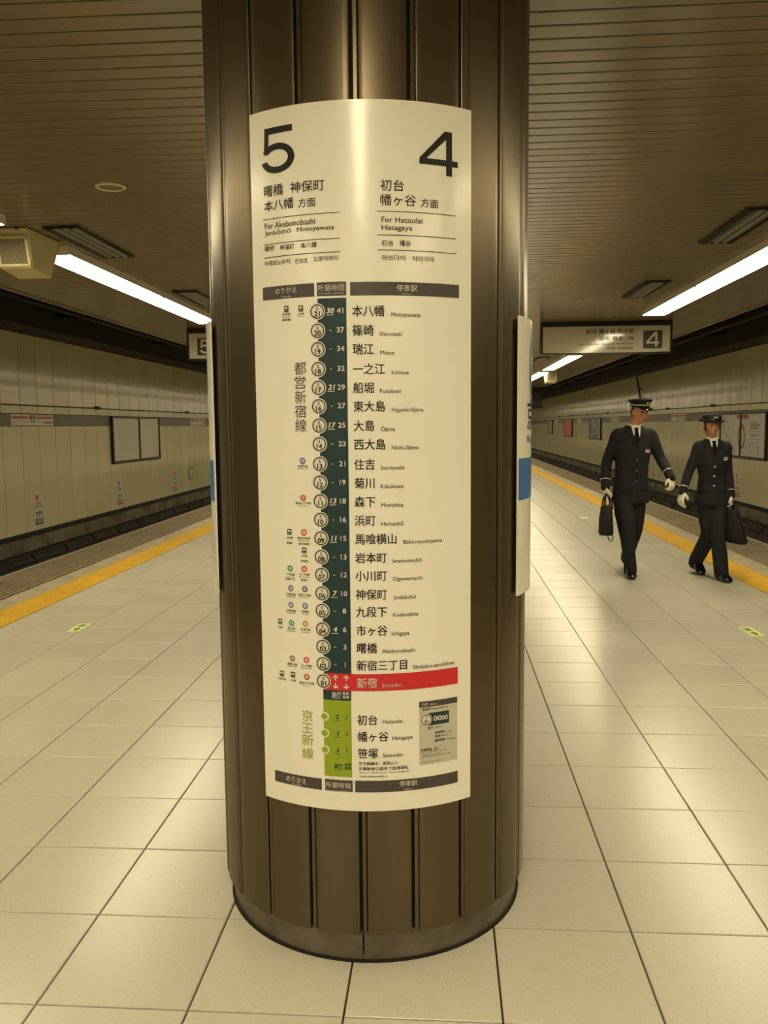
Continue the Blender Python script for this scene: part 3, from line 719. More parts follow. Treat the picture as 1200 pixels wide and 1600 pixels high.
for (num, jp, ro, ex, lo, ra), z in zip(rows, ZR):
    ac = -10.93
    p = CP(.0014); p.ring(ac, z, 0, .0208, 28, KU); d = p.make('station_disc', 'inkwhite', sign)
    p = CP(.0020); p.ring(ac, z, .0152, .0182, 28, KU); p.make('disc_ring', 'ink', d)
    p = CP(.0020); p.txt('S', ac, z + .0030, .0088, 1.0, .02, .5); p.txt(num, ac, z - .0122, .0128, 1.0, .03, .5); p.make('disc_lettering', 'ink', d)
    if lo:
        p = CP(.0014)
        if ex == '-': p.rect(-7.25, -6.6, z - .0008, z + .0008)
        else:
            p.txt(ex, -6.95, z - .0055, .0132, 1.05, .03, .5, .18); p.rect(-8.1, -5.9, z - .0105, z - .0088, 2)
        p.txt(lo, -3.85, z - .0055, .0130, 1.08, .02, .5)
        p.make('time_lettering', 'inkwhite', teal)
    par, m = (sign, 'ink') if num != '01' else (redb, 'inkwhite')
    off = .0012 if num != '01' else .0020
    p = CP(off); p.han(jp, -.35, z - .0015, .0275, .0278, .012); p.make('station_lettering', m, par)
    p = CP(off); p.txt(ro, ra - .1, z - .0135 - (.002 if num != '01' else 0), .0102, RSX, .006); p.make('romaji_lettering', m if num == '01' else 'inkgrey', par)
p = CP(.0020)
for a in (-7.0, -3.6):
    for sg in (1, -1):
        zc = .8037
        for q in ([(a - .18, zc + sg * .004), (a + .18, zc + sg * .004), (a + .18, zc + sg * .014), (a - .18, zc + sg * .014)],
                  [(a - .85, zc + sg * .0095), (a - .85, zc + sg * .0125), (a, zc + sg * .0185), (a, zc + sg * .0150)],
                  [(a + .85, zc + sg * .0095), (a + .85, zc + sg * .0125), (a, zc + sg * .0185), (a, zc + sg * .0150)]): p.poly(q if sg > 0 else q[::-1])
p.make('arrow_marks', 'inkwhite', redb)
p = CP(.0016); p.txt('急行', -6.9, .7635, .0105, .85, .02, .5, .15); p.rect(-8.2, -5.5, .7585, .7597, 2); p.txt('各駅', -3.75, .7695, .0065, 1.05, .02, .5); p.txt('停車', -3.75, .7590, .0065, 1.05, .02, .5); p.make('service_lettering', 'inkwhite', dk)
p = CP(.0016); p.txt('急行', -6.6, .567, .0095, .85, .02, .5, .15); p.rect(-7.9, -5.2, .562, .5632, 2); p.txt('各駅', -3.5, .5735, .0062, 1.0, .02, .5); p.txt('停車', -3.5, .5635, .0062, 1.0, .02, .5); p.make('service_lettering', 'teal', olive)
for jp, ro, n, z, ra in (('初台', 'Hatsudai', '2', .7069, 7.66), ('幡ヶ谷', 'Hatagaya', '3', .6610, 10.64), ('笹塚', 'Sasazuka', '5', .6148, 7.56)):
    p = CP(.0014); p.ring(-10.75, z, 0, .0125, 24, KU); d = p.make('station_disc', 'inkwhite', sign)
    p = CP(.0020); p.ring(-10.75, z, 0, .0085, 24, KU); p.make('disc_centre', 'olive', d)
    p = CP(.0016); p.txt(n, -6.7, z - .0045, .0110, 1.0, .03, .5, .18); p.rect(-7.7, -5.7, z - .0105, z - .0090, 2); p.txt(n, -3.7, z - .0045, .0105, 1, .0, .5); p.make('time_lettering', 'teal', olive)
    p = CP(); p.han(jp, -.35, z - .006, .0275, .0278, .012); p.make('station_lettering', 'ink', sign)
    p = CP(); p.txt(ro, ra, z - .0165, .0102, RSX, .006); p.make('romaji_lettering', 'inkgrey', sign)
for t, a0, a1, z, h in T_tiny:
    p = CP(); p.fit(t, a0, a1, z - h / 2, z + h / 2, bold=.01, res=1); p.make('note_lettering', 'ink', sign)
for t, a0, a1, z, h in T_vert:
    p = CP(); p.fit(t, a0, a1 - .3, z - h / 2, z + h / 2); p.make('line_name_lettering', 'inkgrey', sign)
for t, a0, a1, z, h in T_vertg:
    p = CP(); p.fit(t, a0, a1, z - h / 2, z + h / 2); p.make('line_name_lettering', 'olive', sign)
for a, z, k in ICONS:
    if k == 't':
        p = CP(.0012); p.rect(a - .78, a + .78, z - .0078, z + .0078); o = p.make('train_symbol', 'ink', sign)
        p = CP(.0018); p.rect(a - .5, a + .5, z - .0005, z + .0050); p.rect(a - .5, a - .2, z - .0055, z - .0035); p.rect(a + .2, a + .5, z - .0055, z - .0035); p.make('symbol_window', 'inkwhite', o)
    else:
        p = CP(.0012); p.ring(a, z, .0048, .0082, 18, KU); o = p.make('line_symbol', k, sign)
        p = CP(.0012); p.rect(a - .12, a + .12, z - .0028, z + .0028); p.make('symbol_letter', k, o)
for t, a0, a1, z, h in T_icon:
    p = CP(); p.fit(t, a0, a1, z - h / 2, z + h / 2, bold=.01, res=1); p.make('transfer_lettering', 'inkgrey', sign)
p = CP(.0008); p.rect(19.33, 32.7, .567, .7435, 10); ins = p.make('legend_inset', 'inset', sign)
p = CP(.0013); p.rect(19.33, 32.7, .7275, .7435, 10); p.make('legend_header', 'inkbar', ins)
p = CP(.0013); p.rect(22.4, 29.6, .6755, .710, 5); p.make('legend_box', 'teal', ins)
p = CP(.0016); p.ring(21.7, .692, 0, .0165, 24, KU); p.make('legend_disc', 'inkwhite', ins)
p = CP(.0021); p.ring(21.7, .692, .0125, .0148, 24, KU); p.txt('S', 21.7, .6945, .006, 1, .02, .5); p.txt('01', 21.7, .683, .009, 1, .03, .5); p.make('legend_disc_ring', 'ink', ins)
for t, a0, a1, z, h in T_s00:
    p = CP(.0019); p.fit(t, a0, a1, z - h / 2, z + h / 2, bold=.02, ital=0); p.make('legend_lettering', 'inkwhite', ins)
for i, (t, a0, a1, z, h) in enumerate(T_ins):
    p = CP(.0018); p.fit(t, a0, a1, z - h / 2, z + h / 2, bold=.01, res=1); p.make('legend_lettering', 'inkwhite' if i < 2 else 'ink', ins)

# ---- side signs on the column
RB = .4975
def side_sign(sgn, lab):
    t = empty('curved_sign', (CX, CY, 0)); tag(t, lab, 'sign')
    a, b = sorted((sgn * 62.5, sgn * 117.5))
    bm = bmesh.new(); bent_sheet(bm, RB - .006, RB, a, b, .985, 1.782, 28); o = obj('sign_sheet', bm, 'sheet', t, True); o.data.set_sharp_from_angle(angle=math.radians(30))
    f = lambda off: (lambda u, v: cyl(RB + off, u, v))
    p = Print(f(.0005), 2.0); p.rect(a, b, 1.262, 1.382, 28); p.make('blue_band', 'blue', t)
    k = 180 / PI / RB
    p = Print(f(.0010), 2.0); p.ring(sgn * 90, 1.645, .110, .134, 48, k); p.make('round_emblem', 'blue', t)
    if sgn > 0:
        p = Print(f(.0010), 2.0); p.fit('京王線', 71, 109, 1.462, 1.552, bold=.01); p.make('line_lettering', 'inknavy', t)
        p = Print(f(.0010), 2.0); p.fit('Keiō Line', 71.5, 108, 1.425, 1.448); p.make('line_lettering', 'inknavy', t)
    for z in (1.15, 1.6):
        bm = bmesh.new(); bent_sheet(bm, .4815, RB - .006, a + 14, b - 14, z, z + .03, 12); obj('mounting_rail', bm, 'groove', t)
side_sign(1, 'curved white sign with blue band on the right flank of the column')
side_sign(-1, 'curved white sign with blue band on the left flank of the column')

# ================================================================ HANGING SIGNS
def hanging(x0, x1, name, lab, num, nx, rowsx, flip):
    t = empty('hanging_sign', ((x0 + x1) / 2, 11.5, HC)); tag(t, lab, 'sign')
    c = (x0 + x1) / 2
    L = lambda x: x - c
    bm = bmesh.new(); box(bm, x0 - c, x1 - c, 0, .16, 2.765 - HC, 2.828 - HC, .004); obj('top_rail', bm, 'signbox', t)
    for xa in (x0, x1 - .03):
        bm = bmesh.new(); box(bm, xa - c, xa + .03 - c, 0, .16, 2.405 - HC, 2.766 - HC, .003); obj('side_rail', bm, 'signbox', t)
    bm = bmesh.new(); box(bm, x0 - c + .03, x1 - c - .03, 0.004, .156, 2.405 - HC, 2.422 - HC, .003); obj('bottom_rail', bm, 'signbox', t)
    # gently bowed acrylic face
    bm = bmesh.new(); n = 24; A = []
    for i in range(n + 1):
        x = x0 + .03 + (x1 - x0 - .06) * i / n
        A.append([bm.verts.new((x - c, .010 - .010 * math.sin(PI * i / n) , z - HC)) for z in (2.42, 2.53, 2.65, 2.766)])
    for p_, q in zip(A, A[1:]):
        for k in range(3): bm.faces.new((p_[k], q[k], q[k + 1], p_[k + 1]))
    face = obj('face_panel', bm, 'signface', t, True)
    bm = bmesh.new(); box(bm, x0 - c + .03, x1 - c - .03, .145, .15, 2.42 - HC, 2.766 - HC); obj('back_panel', bm, 'signface', t)
    fn = lambda off: (lambda u, v: (u - c, .010 - .010 * math.sin(PI * max(0, min(1, (u - x0 - .03) / (x1 - x0 - .06)))) - off, v - HC))
    p = Print(fn(.002), .04); r = .018; q = []
    for (cx, cz, a) in ((nx + .25 - r, 2.70 - r, 0), (nx + r, 2.70 - r, 90), (nx + r, 2.465 + r, 180), (nx + .25 - r, 2.465 + r, 270)):
        for k in range(4): q.append((cx + r * math.cos(math.radians(a + 30 * k)), cz + r * math.sin(math.radians(a + 30 * k))))
    p.poly(q); nb = p.make('number_box', 'inkbar', t)
    p = Print(fn(.004), .04); draw_numeral(p, num, nx + .04, nx + .21, 2.487, .193); p.make('number_lettering', 'inkwhite', nb)
    for (tx, u0, u1, z0, z1) in rowsx:
        p = Print(fn(.002)); p.fit(tx, u0, u1, z0, z1, bold=.01); p.make('sign_lettering', 'ink', t)
hanging(1.565, 3.29, 'hanging_sign', 'hanging platform sign reading 4 on a dark square, right of the column', '4', 2.91,
        (('初台 幡ヶ谷 明大前', 2.16, 2.785, 2.665, 2.735), ('調布 橋本', 2.335, 2.65, 2.575, 2.635), ('方面', 2.70, 2.785, 2.580, 2.628), ('For Hatsudai  Hatagaya  Meidai-mae', 2.075, 2.785, 2.515, 2.545), ('Chōfu  Hashimoto', 2.43, 2.785, 2.462, 2.495)), 0)
hanging(-3.26, -1.54, 'hanging_sign', 'hanging platform sign reading 5, half hidden by the left column edge', '5', -3.115,
        (('曙橋 神保町 本八幡', -2.76, -2.1, 2.665, 2.735), ('方面', -2.76, -2.67, 2.580, 2.628), ('For Akebonobashi  Jimbōchō  Motoyawata', -2.76, -2.0, 2.515, 2.545)), 0)
# dark bulkhead down the platform
t = empty('ceiling_bulkhead', (3.5, 31.8, HC)); tag(t, 'dark brown bulkhead panel under the ceiling far down the right side', 'bulkhead')
bm = bmesh.new(); box(bm, -.48, .45, 0, .15, -.72, -.002, .01); obj('bulkhead_panel', bm, 'signbox', t)
bm = bmesh.new(); box(bm, -.50, .47, -.02, .17, -.76, -.72, .005); obj('bulkhead_rim', bm, 'black', t)

# ================================================================ THINGS ON THE TRACK WALLS
def wall_fn(sd, yc, off):
    return lambda u, v: (sd * (XW - off), yc - sd * u, v)
def wbox(sd, ya, yb, z0, z1, d0, d1, name, m, parent, bevel=0):
    bm = bmesh.new(); xa, xb = sorted((sd * (XW - d0), sd * (XW - d1))); box(bm, xa, xb, ya, yb, z0, z1, bevel); return obj(name, bm, m, parent)
def board(sd, ya, yb, z0, z1, lab, cat, mface, split, name):
    t = empty(name); tag(t, lab, cat)
    f = .06 if yb - ya > 2.95 else .05
    wbox(sd, ya, yb, z1 - f * .6, z1, .0005, .07, 'frame_rail', 'frame', t, .004); wbox(sd, ya, yb, z0, z0 + f, .0005, .07, 'frame_rail', 'frame', t, .004)
    for a in ([ya, yb - f] + ([split - f / 2] if split else [])): wbox(sd, a, a + f, z0 + f, z1 - f * .6, .0005, .07, 'frame_stile', 'frame', t, .004)
    pans = [(ya + f, split - f / 2), (split + f / 2, yb - f)] if split else [(ya + f, yb - f)]
    P_ = []
    for a, b in pans: P_.append(wbox(sd, a, b, z0 + f, z1 - f * .6, .0005, .045, 'poster_panel', mface, t))
    return t, P_
board(-1, 19.18, 22.47, .64, 1.75, 'dark-framed double notice board with two blank white sheets, left track wall', 'notice board', 'blank', 20.95, 'notice_board')
t, P_ = board(1, 19.30, 22.45, .61, 1.71, 'framed pale route map board with a red oval, behind the woman', 'map board', 'mappale', 20.93, 'map_board')
fn = wall_fn(1, 22.45, .047)
p = Print(fn)
ov = [(1.57 + .26 * math.cos(2 * PI * i / 28), 1.13 + .30 * math.sin(2 * PI * i / 28)) for i in range(28)]; iv = [(1.57 + .20 * math.cos(2 * PI * i / 28), 1.13 + .235 * math.sin(2 * PI * i / 28)) for i in range(28)]
for i in range(28): p.poly([ov[i], ov[(i + 1) % 28], iv[(i + 1) % 28], iv[i]])
p.make('red_loop_print', 'mapred', t)
for a, b in ((1.22, 1.50), (1.57, 2.02)):
    p = Print(fn); p.rect(a, b, 1.57, 1.66); p.make('red_title_print', 'mapred', t)
p = Print(fn)
for k in range(6):
    p.ring(1.46, .96 + .068 * k, 0, .022, 8); p.ring(1.66, .96 + .068 * k, 0, .022, 8)
o = p.make('loop_station_dots', 'mapred', t); o['kind'] = 'stuff'
p = Print(wall_fn(1, 22.45, .0475))
for k in range(7): # stations along the diagonal route
    u = .12 + .14 * k; v = 1.42 - .095 * k; p.poly([(u, v - .05), (u + .03, v - .06), (u + .03, v + .03), (u, v + .04)])
for k in range(6): u = 1.72 + .19 * k; p.rect(u, u + .022, .72, .80 + .05 * ((k * 3) % 4))
for k in range(5): p.rect(2.15, 2.62 + .06 * (k % 3), 1.46 - .035 * k, 1.475 - .035 * k)
for k in range(5): p.rect(2.10, 2.75, 1.26 - .09 * k, 1.268 - .09 * k)
for k in range(4): p.rect(2.18 + .12 * k, 2.25 + .12 * k, 1.16, 1.18)
o = p.make('map_print', 'ink', t); o['kind'] = 'stuff'
p = Print(wall_fn(1, 22.45, .0472))
for k in range(12):
    u = .10 + .085 * k; v = 1.62 - .0065 * k * k; u2 = u + .085; v2 = 1.62 - .0065 * (k + 1) ** 2; p.poly([(u, v - .008), (u2, v2 - .008), (u2, v2 + .008), (u, v + .008)])
p.make('coast_line_print', 'noticegrey', t)
board(1, 39.0, 41.9, .74, 1.72, 'framed dark grey picture poster on the right track wall', 'poster', 'postergrey', None, 'wall_poster')
board(1, 47.6, 50.5, .74, 1.73, 'framed red poster far down the right track wall', 'poster', 'posterred', None, 'wall_poster')
board(1, 56.1, 58.1, .80, 1.73, 'narrow pale poster, farthest one on the right track wall', 'poster', 'posterpale', None, 'wall_poster')
# station name plates set in the band
def plate(sd, yc, lab):
    t = empty('station_name_plate'); tag(t, lab, 'name plate', 'station name plates')
    wbox(sd, yc - .825, yc + .825, 1.539, 1.750, .0085, .022, 'plate_face', 'notice', t, .003)
    y0 = yc + sd * .825; p = Print(wall_fn(sd, y0, .0235))
    for a, b in ((.03, .14), (.20, .64), (.98, 1.42), (1.48, 1.62)): p.rect(a, b, 1.672, 1.712)
    o = p.make('red_line_print', 'pinkred', t); o['kind'] = 'stuff'
    p = Print(wall_fn(sd, y0, .0235)); p.fit('新宿', .69, .93, 1.655, 1.735, bold=.02); p.fit('Shinjuku', .70, .93, 1.60, 1.632, bold=.01)
    for a, b in ((.155, .185), (1.435, 1.465)): p.rect(a, b, 1.66, 1.725)
    p.fit('新宿三丁目' if sd < 0 else '初台', .05, .22, 1.59, 1.62); p.fit('都営新宿線', 1.25, 1.6, 1.58, 1.62, bold=.01); o = p.make('plate_lettering', 'ink', t); o['kind'] = 'stuff'
plate(-1, 15.45, 'long red-striped station name plate in the wall band, near the left frame edge')
plate(-1, 26.2, 'smaller red-striped station name plate in the band just left of the column')
plate(1, 26.5, 'red-striped station name plate in the band between the two uniformed people')
plate(1, 36.0, "red-striped station name plate in the band beside the man's neck")
plate(1, 45.3, 'distant station name plate in the right band between grey and red posters')
plate(1, 54.3, 'farthest station name plate in the right band, between red and pale posters')
# low notices
def notice(sd, yc, m, lab):
    t = empty('wall_notice'); tag(t, lab, 'notice', 'low wall notices')
    wbox(sd, yc - .18, yc + .18, -.37, .26, .0005, .008, 'notice_sheet', 'notice', t)
    y0 = yc + sd * .18; F_ = wall_fn(sd, y0, .010)
    p = Print(F_); p.rect(.07, .19, .12, .22); p.make('orange_square', 'orange', t)
    p = Print(F_)
    for k in range(4): p.rect(.05, .31 - .03 * (k % 2), .07 - .032 * k, .08 - .032 * k)
    for k in range(3):
        u = .06 + .09 * k; p.rect(u, u + .06, -.14, -.10); p.rect(u + .012, u + .048, -.19, -.15)
    p.make('notice_print', 'ink', t)
    p = Print(F_); p.rect(.02, .34, -.35, -.23); p.make('notice_footer', m, t)
    p = Print(wall_fn(sd, y0, .012))
    for k in range(2): p.rect(.06, .30, -.27 - .04 * k, -.255 - .04 * k)
    p.make('footer_lettering', 'inkwhite', t)
notice(-1, 15.53, 'noticegrey', 'white notice with orange square and grey footer, low on the left wall')
notice(-1, 19.6, 'mapred', 'white notice with dark red footer under the blank notice board')
notice(-1, 23.8, 'mapred', 'smallest visible low notice on the left wall, near the square hatch')
notice(1, 21.15, 'mapred', "low wall notice with red footer beside the woman's elbow")
notice(1, 29.35, 'mapred', 'low wall notice seen between the man and the woman')
notice(1, 42.0, 'mapred', "small low notice on the right wall left of the man's elbow")
notice(1, 50.0, 'mapred', 'tiny low notice on the right wall under the red poster')
t = empty('wall_hatch'); tag(t, 'small square framed hatch low on the left wall near the column', 'hatch')
wbox(-1, 25.1, 25.6, -.12, .26, .0005, .012, 'hatch_frame', 'band', t, .003); wbox(-1, 25.14, 25.56, -.08, .22, 0, .017, 'hatch_door', 'panel', t, .002)
for sd, ys, nm in ((-1, (11.8, 18.45, 25.1, 31.8), 'left'), (1, (18.3, 23.2, 27.7, 32.7, 37.6, 42.8, 48, 53), 'right')):
    t = empty('wall_cable'); tag(t, 'thin dark cable clipped along the %s track wall above the band' % nm, 'cable')
    bm = bmesh.new(); pts = [(sd * (XW - .03), y, 1.925 - .012 * math.sin((y - ys[0]) * PI / 3.3) ** 2) for y in [Y0 + 2 * k for k in range(51)]]
    tube(bm, pts, [.011] * len(pts), 6); obj('cable_run', bm, 'ventdark', t)
    for y in ys: wbox(sd, y - .12, y + .12, 1.90, 1.965, 0, .06, 'cable_clamp', 'black', t, .01)
t = empty('wall_pipe'); tag(t, "slim dark vertical pipe on the upper right wall above the man's cap", 'pipe')
bm = bmesh.new(); tube(bm, [(XW - .05, 31.4, 1.9), (XW - .05, 31.4, 2.4), (XW - .2, 31.4, 3.2)], [.035] * 3, 8); obj('pipe_run', bm, 'ventdark', t)
for z in (2.0, 2.7): wbox(1, 31.35, 31.45, z, z + .05, 0, .1, 'pipe_bracket', 'black', t)
# floor stickers
def sticker(x, y, w_, h_, rz, lab):
    t = empty('floor_sticker', (x, y, 0), rz); tag(t, lab, 'sticker', 'green floor stickers')
    bm = bmesh.new(); box(bm, -w_ / 2, w_ / 2, -h_ / 2, h_ / 2, .0004, .0018); obj('sticker_sheet', bm, 'sticker', t)
    f = lambda u, v: (u, v, .0024)
    p = Print(f); s = w_
    p.poly([(-s * .1, -h_ * .40), (s * .1, -h_ * .40), (s * .1, -h_ * .18), (-s * .1, -h_ * .18)]); p.poly([(-s * .3, -h_ * .2), (s * .3, -h_ * .2), (0, -h_ * .02)])
    for k in range(3): p.rect(-s * .3, s * .3, h_ * (.10 + .1 * k), h_ * (.15 + .1 * k))
    p.rect(-s * .06, s * .06, h_ * .08, h_ * .38)
    p.make('sticker_print', 'stickerink', t)
sticker(-2.455, 5.96, .095, .25, .05, 'small pale green arrow sticker on the floor tiles left of the column')
sticker(2.435, 5.99, .095, .27, .05, 'small pale green arrow sticker on the floor near the right frame edge')
sticker(2.48, 13.35, .095, .27, 0, "tiny distant green sticker on the floor left of the man's bag")
# ================================================================ PEOPLE
def fuse(name, bm, voxel, m, parent=None, smooth=2, wr=None, fac=.5):
    """melt overlapping lofts into one continuous skin"""
    me = bpy.data.meshes.new(name); bmesh.ops.recalc_face_normals(bm, faces=bm.faces[:]); bm.to_mesh(me); bm.free()
    o = bpy.data.objects.new(name, me); TMP.objects.link(o)
    r = o.modifiers.new('r', 'REMESH'); r.mode = 'VOXEL'; r.voxel_size = voxel
    if smooth:
        s = o.modifiers.new('s', 'SMOOTH'); s.iterations = smooth; s.factor = fac
    TMPL.update(); dg = TMPL.depsgraph
    out = bpy.data.meshes.new_from_object(o.evaluated_get(dg)); out.name = name
    bpy.data.objects.remove(o); bpy.data.meshes.remove(me)
    if wr:
        amp, sc = wr
        ns = [v.normal.copy() for v in out.vertices]
        for v, n in zip(out.vertices, ns):
            c = v.co
            k = noise.noise(Vector((c.x * sc, c.y * sc, c.z * sc * .45))) + .5 * noise.noise(Vector((c.x * sc * 2.1 + 5, c.y * sc * 2.1, c.z * sc * 1.6)))
            v.co = c + n * amp * k
    for p in out.polygons: p.use_smooth = True
    out.update()
    return link(name, out, parent, m)

def cr(pts, k=4):
    """Catmull-Rom through points and radii: [(Vector, (ra, rb))]"""
    P = [(Vector(p), r if isinstance(r, (tuple, list)) else (r, r)) for p, r in pts]; out = []
    for i in range(len(P) - 1):
        p0, p1, p2, p3 = P[max(i - 1, 0)], P[i], P[i + 1], P[min(i + 2, len(P) - 1)]
        for j in range(k):
            t = j / k
            def f(a, b, c, d): return .5 * ((2 * b) + (-a + c) * t + (2 * a - 5 * b + 4 * c - d) * t * t + (-a + 3 * b - 3 * c + d) * t ** 3)
            out.append((Vector([f(p0[0][q], p1[0][q], p2[0][q], p3[0][q]) for q in range(3)]), (max(.002, f(p0[1][0], p1[1][0], p2[1][0], p3[1][0])), max(.002, f(p0[1][1], p1[1][1], p2[1][1], p3[1][1])))))
    out.append(P[-1]); return out
def limb(bm, pts, xref=(1, 0, 0), n=16, k=4, caps=True):
    C_ = cr(pts, k); P = [c[0] for c in C_]; R = [c[1] for c in C_]
    if caps:   # rounded ends
        d0 = (P[0] - P[1]).normalized(); d1 = (P[-1] - P[-2]).normalized(); r0 = min(R[0]); r1 = min(R[-1])
        P = [P[0] + d0 * r0 * .85, P[0] + d0 * r0 * .5] + P + [P[-1] + d1 * r1 * .5, P[-1] + d1 * r1 * .85]
        R = [(R[0][0] * .45, R[0][1] * .45), (R[0][0] * .85, R[0][1] * .85)] + R + [(R[-1][0] * .85, R[-1][1] * .85), (R[-1][0] * .45, R[-1][1] * .45)]
    tube(bm, P, R, n, True, xref)
def ring_stack(bm, rings, n=28):
    """rings: (cx, cy, z, half width, half depth front, half depth back)"""
    rows = []
    for cx, cy, z, w_, df, db in rings:
        row = []
        for i in range(n):
            a = 2 * PI * i / n; c, s = math.cos(a), math.sin(a)
            e = .85
            x = w_ * math.copysign(abs(c) ** e, c); y = (db if s > 0 else df) * math.copysign(abs(s) ** e, s)
            row.append(bm.verts.new((cx + x, cy + y, z)))
        rows.append(row)
    for A, B in zip(rows, rows[1:]):
        for i in range(n): bm.faces.new((A[i], A[(i + 1) % n], B[(i + 1) % n], B[i]))
    bm.faces.new(rows[0][::-1]); bm.faces.new(rows[-1])

def head_point(phi, lam, wom, grow=0.0):
    """point of the head surface; lam = 0 faces -Y; phi latitude. origin at head centre, unit metres"""
    z = math.sin(phi); rr = math.cos(phi)
    H_ = .108 if wom else .114
    wd = .070 if wom else .074; dp = .088 if wom else .093
    jaw = 1.0 if z > -.1 else 1 - .36 * ((-z - .1) / .9) ** 1.3
    x = wd * rr * math.sin(lam) * jaw
    y = -dp * rr * math.cos(lam)
    if math.cos(lam) > 0: y *= .93 - (0.0 if z > -.2 else -.10 * (-z - .2))
    elif z < -.1: y *= 1 - .55 * ((-z - .1) / .9)
    p = Vector((x, y, z * H_))
    if grow == 0:
        def g(x0, z0, sx, sz): return math.exp(-((x - x0) / sx) ** 2 - ((p.z - z0) / sz) ** 2)
        if math.cos(lam) > 0:
            f = 0
            f += .020 * g(0, -.022, .010, .014) + .012 * g(0, -.004, .008, .020)      # nose
            f += .006 * (g(.026, .022, .020, .008) + g(-.026, .022, .020, .008))       # brow
            f -= .009 * (g(.027, .004, .014, .010) + g(-.027, .004, .014, .010))       # sockets
            f += .005 * (g(.038, -.025, .018, .016) + g(-.038, -.025, .018, .016))     # cheeks
            f += .007 * g(0, -.054, .020, .007) + .006 * g(0, -.067, .018, .006)       # lips
            f += .010 * g(0, -.094, .022, .014)                                        # chin
            p.y -= f
    else: p *= 1 + grow
    return p
def head_mesh(bm, T, wom, grow=0.0, keep=None, nphi=30, nlam=36):
    rows = []
    for i in range(nphi + 1):
        phi = -PI / 2 + PI * i / nphi
        if i in (0, nphi): rows.append([bm.verts.new(T @ head_point(phi, 0, wom, grow))])
        else: rows.append([bm.verts.new(T @ head_point(phi, 2 * PI * j / nlam, wom, grow)) for j in range(nlam)])
    for i in range(nphi):
        A, B = rows[i], rows[i + 1]
        for j in range(nlam):
            k = (j + 1) % nlam
            q = (A[0], B[k], B[j]) if len(A) == 1 else ((A[j], A[k], B[0]) if len(B) == 1 else (A[j], A[k], B[k], B[j]))
            if keep is None or keep(-PI / 2 + PI * (i + .5) / nphi, 2 * PI * (j + .5) / nlam): bm.faces.new(q)
    lone = [v for v in bm.verts if not v.link_faces]
    if keep: bmesh.ops.delete(bm, geom=lone, context='VERTS')

def hand(bm, W, d, s, nrm, curl, grow=0.0, sc=1.0):
    """W wrist, d towards the fingers, s towards the thumb, nrm out of the palm; curl in degrees per knuckle"""
    W, d, s, nrm = Vector(W), Vector(d).normalized(), Vector(s).normalized(), Vector(nrm).normalized()
    g = grow
    limb(bm, [(W - d * .02, (.026 + g, .020 + g)), (W + d * .015, (.031 + g, .018 + g)), (W + d * .055, (.040 + g, .015 + g)), (W + d * .085, (.039 + g, .013 + g))], xref=s, n=14, k=3)
    for off, ln, cu in ((.029, .074, curl[0]), (.010, .082, curl[1]), (-.010, .076, curl[2]), (-.029, .060, curl[3])):
        p = W + d * (.086 - abs(off) * .15) + s * off; a = 0; pts = [(p - d * .015, .0088 + g)]
        dd = d
        pts.append((p, .0088 + g))
        for q, (fr, rr) in enumerate(((.46, .0082), (.30, .0075), (.24, .0066))):
            a += math.radians(cu * (1, 1.15, .8)[q])
            dd = (d * math.cos(a) + nrm * math.sin(a) + s * off * (.9 if q == 0 else .2)).normalized()
            p = p + dd * ln * fr * sc; pts.append((p, rr + g))
        limb(bm, pts, xref=s, n=10, k=2)
    p = W + d * .022 + s * .030; t = (d * .62 + s * .62 + nrm * .35).normalized()
    pts = [(W + d * .010 + s * .012, .013 + g), (p, .0125 + g), (p + t * .034, .0105 + g)]
    t2 = (d * .85 + s * .20 + nrm * .45).normalized(); pts.append((p + t * .034 + t2 * .028, .0085 + g))
    limb(bm, pts, xref=nrm, n=10, k=2)

def cuff_ring(name, a, b, r0, r1, m, parent, w_=.006, frac=.72):
    """a narrow braid ring around a sleeve between elbow a and wrist b"""
    a, b = Vector(a), Vector(b); t = (b - a).normalized(); c = a.lerp(b, frac)
    s = t.orthogonal().normalized(); q = t.cross(s); bm = bmesh.new(); rows = []
    for rr, dz in ((r0, -w_), (r1, -w_), (r1, w_), (r0, w_)):
        rows.append([bm.verts.new(c + t * dz + (s * math.cos(2 * PI * k / 24) + q * math.sin(2 * PI * k / 24)) * rr) for k in range(24)])
    for i in range(4):
        A, B = rows[i], rows[(i + 1) % 4]
        for k in range(24): bm.faces.new((A[k], A[(k + 1) % 24], B[(k + 1) % 24], B[k]))
    return obj(name, bm, m, parent, True)

def drape(name, outline, target, m, parent, off=.002, th=.002, step=.012, dirn=(0, 1, 0)):
    """lay a flat piece of cloth (x, z outline) on the front of a garment"""
    dv = Vector(dirn).normalized(); bm = bmesh.new()
    f = bm.faces.new([bm.verts.new((x, 0, z)) for x, z in outline])
    xs = [p[0] for p in outline]; zs = [p[1] for p in outline]
    for lo, hi, no in ((min(xs), max(xs), (1, 0, 0)), (min(zs), max(zs), (0, 0, 1))):
        k = lo + step
        while k < hi:
            bmesh.ops.bisect_plane(bm, geom=bm.verts[:] + bm.edges[:] + bm.faces[:], plane_co=Vector(no) * k, plane_no=no); k += step
    ymean = []
    hit = {}
    for v in bm.verts:
        o = Vector((v.co.x, target[1], v.co.z)) - dv * .6
        h = target[0].ray_cast(o, dv)
        hit[v] = h[0]
        if h[0]: ymean.append(h[0].y)
    my = sum(ymean) / max(1, len(ymean))
    for v in bm.verts:
        h = hit[v]; v.co = (Vector(h) if h else Vector((v.co.x, my, v.co.z))) - dv * off
    bmesh.ops.triangulate(bm, faces=bm.faces[:])
    r = bmesh.ops.extrude_face_region(bm, geom=bm.faces[:])
    for v in r['geom']:
        if isinstance(v, bmesh.types.BMVert): v.co -= dv * th
    return obj(name, bm, m, parent)
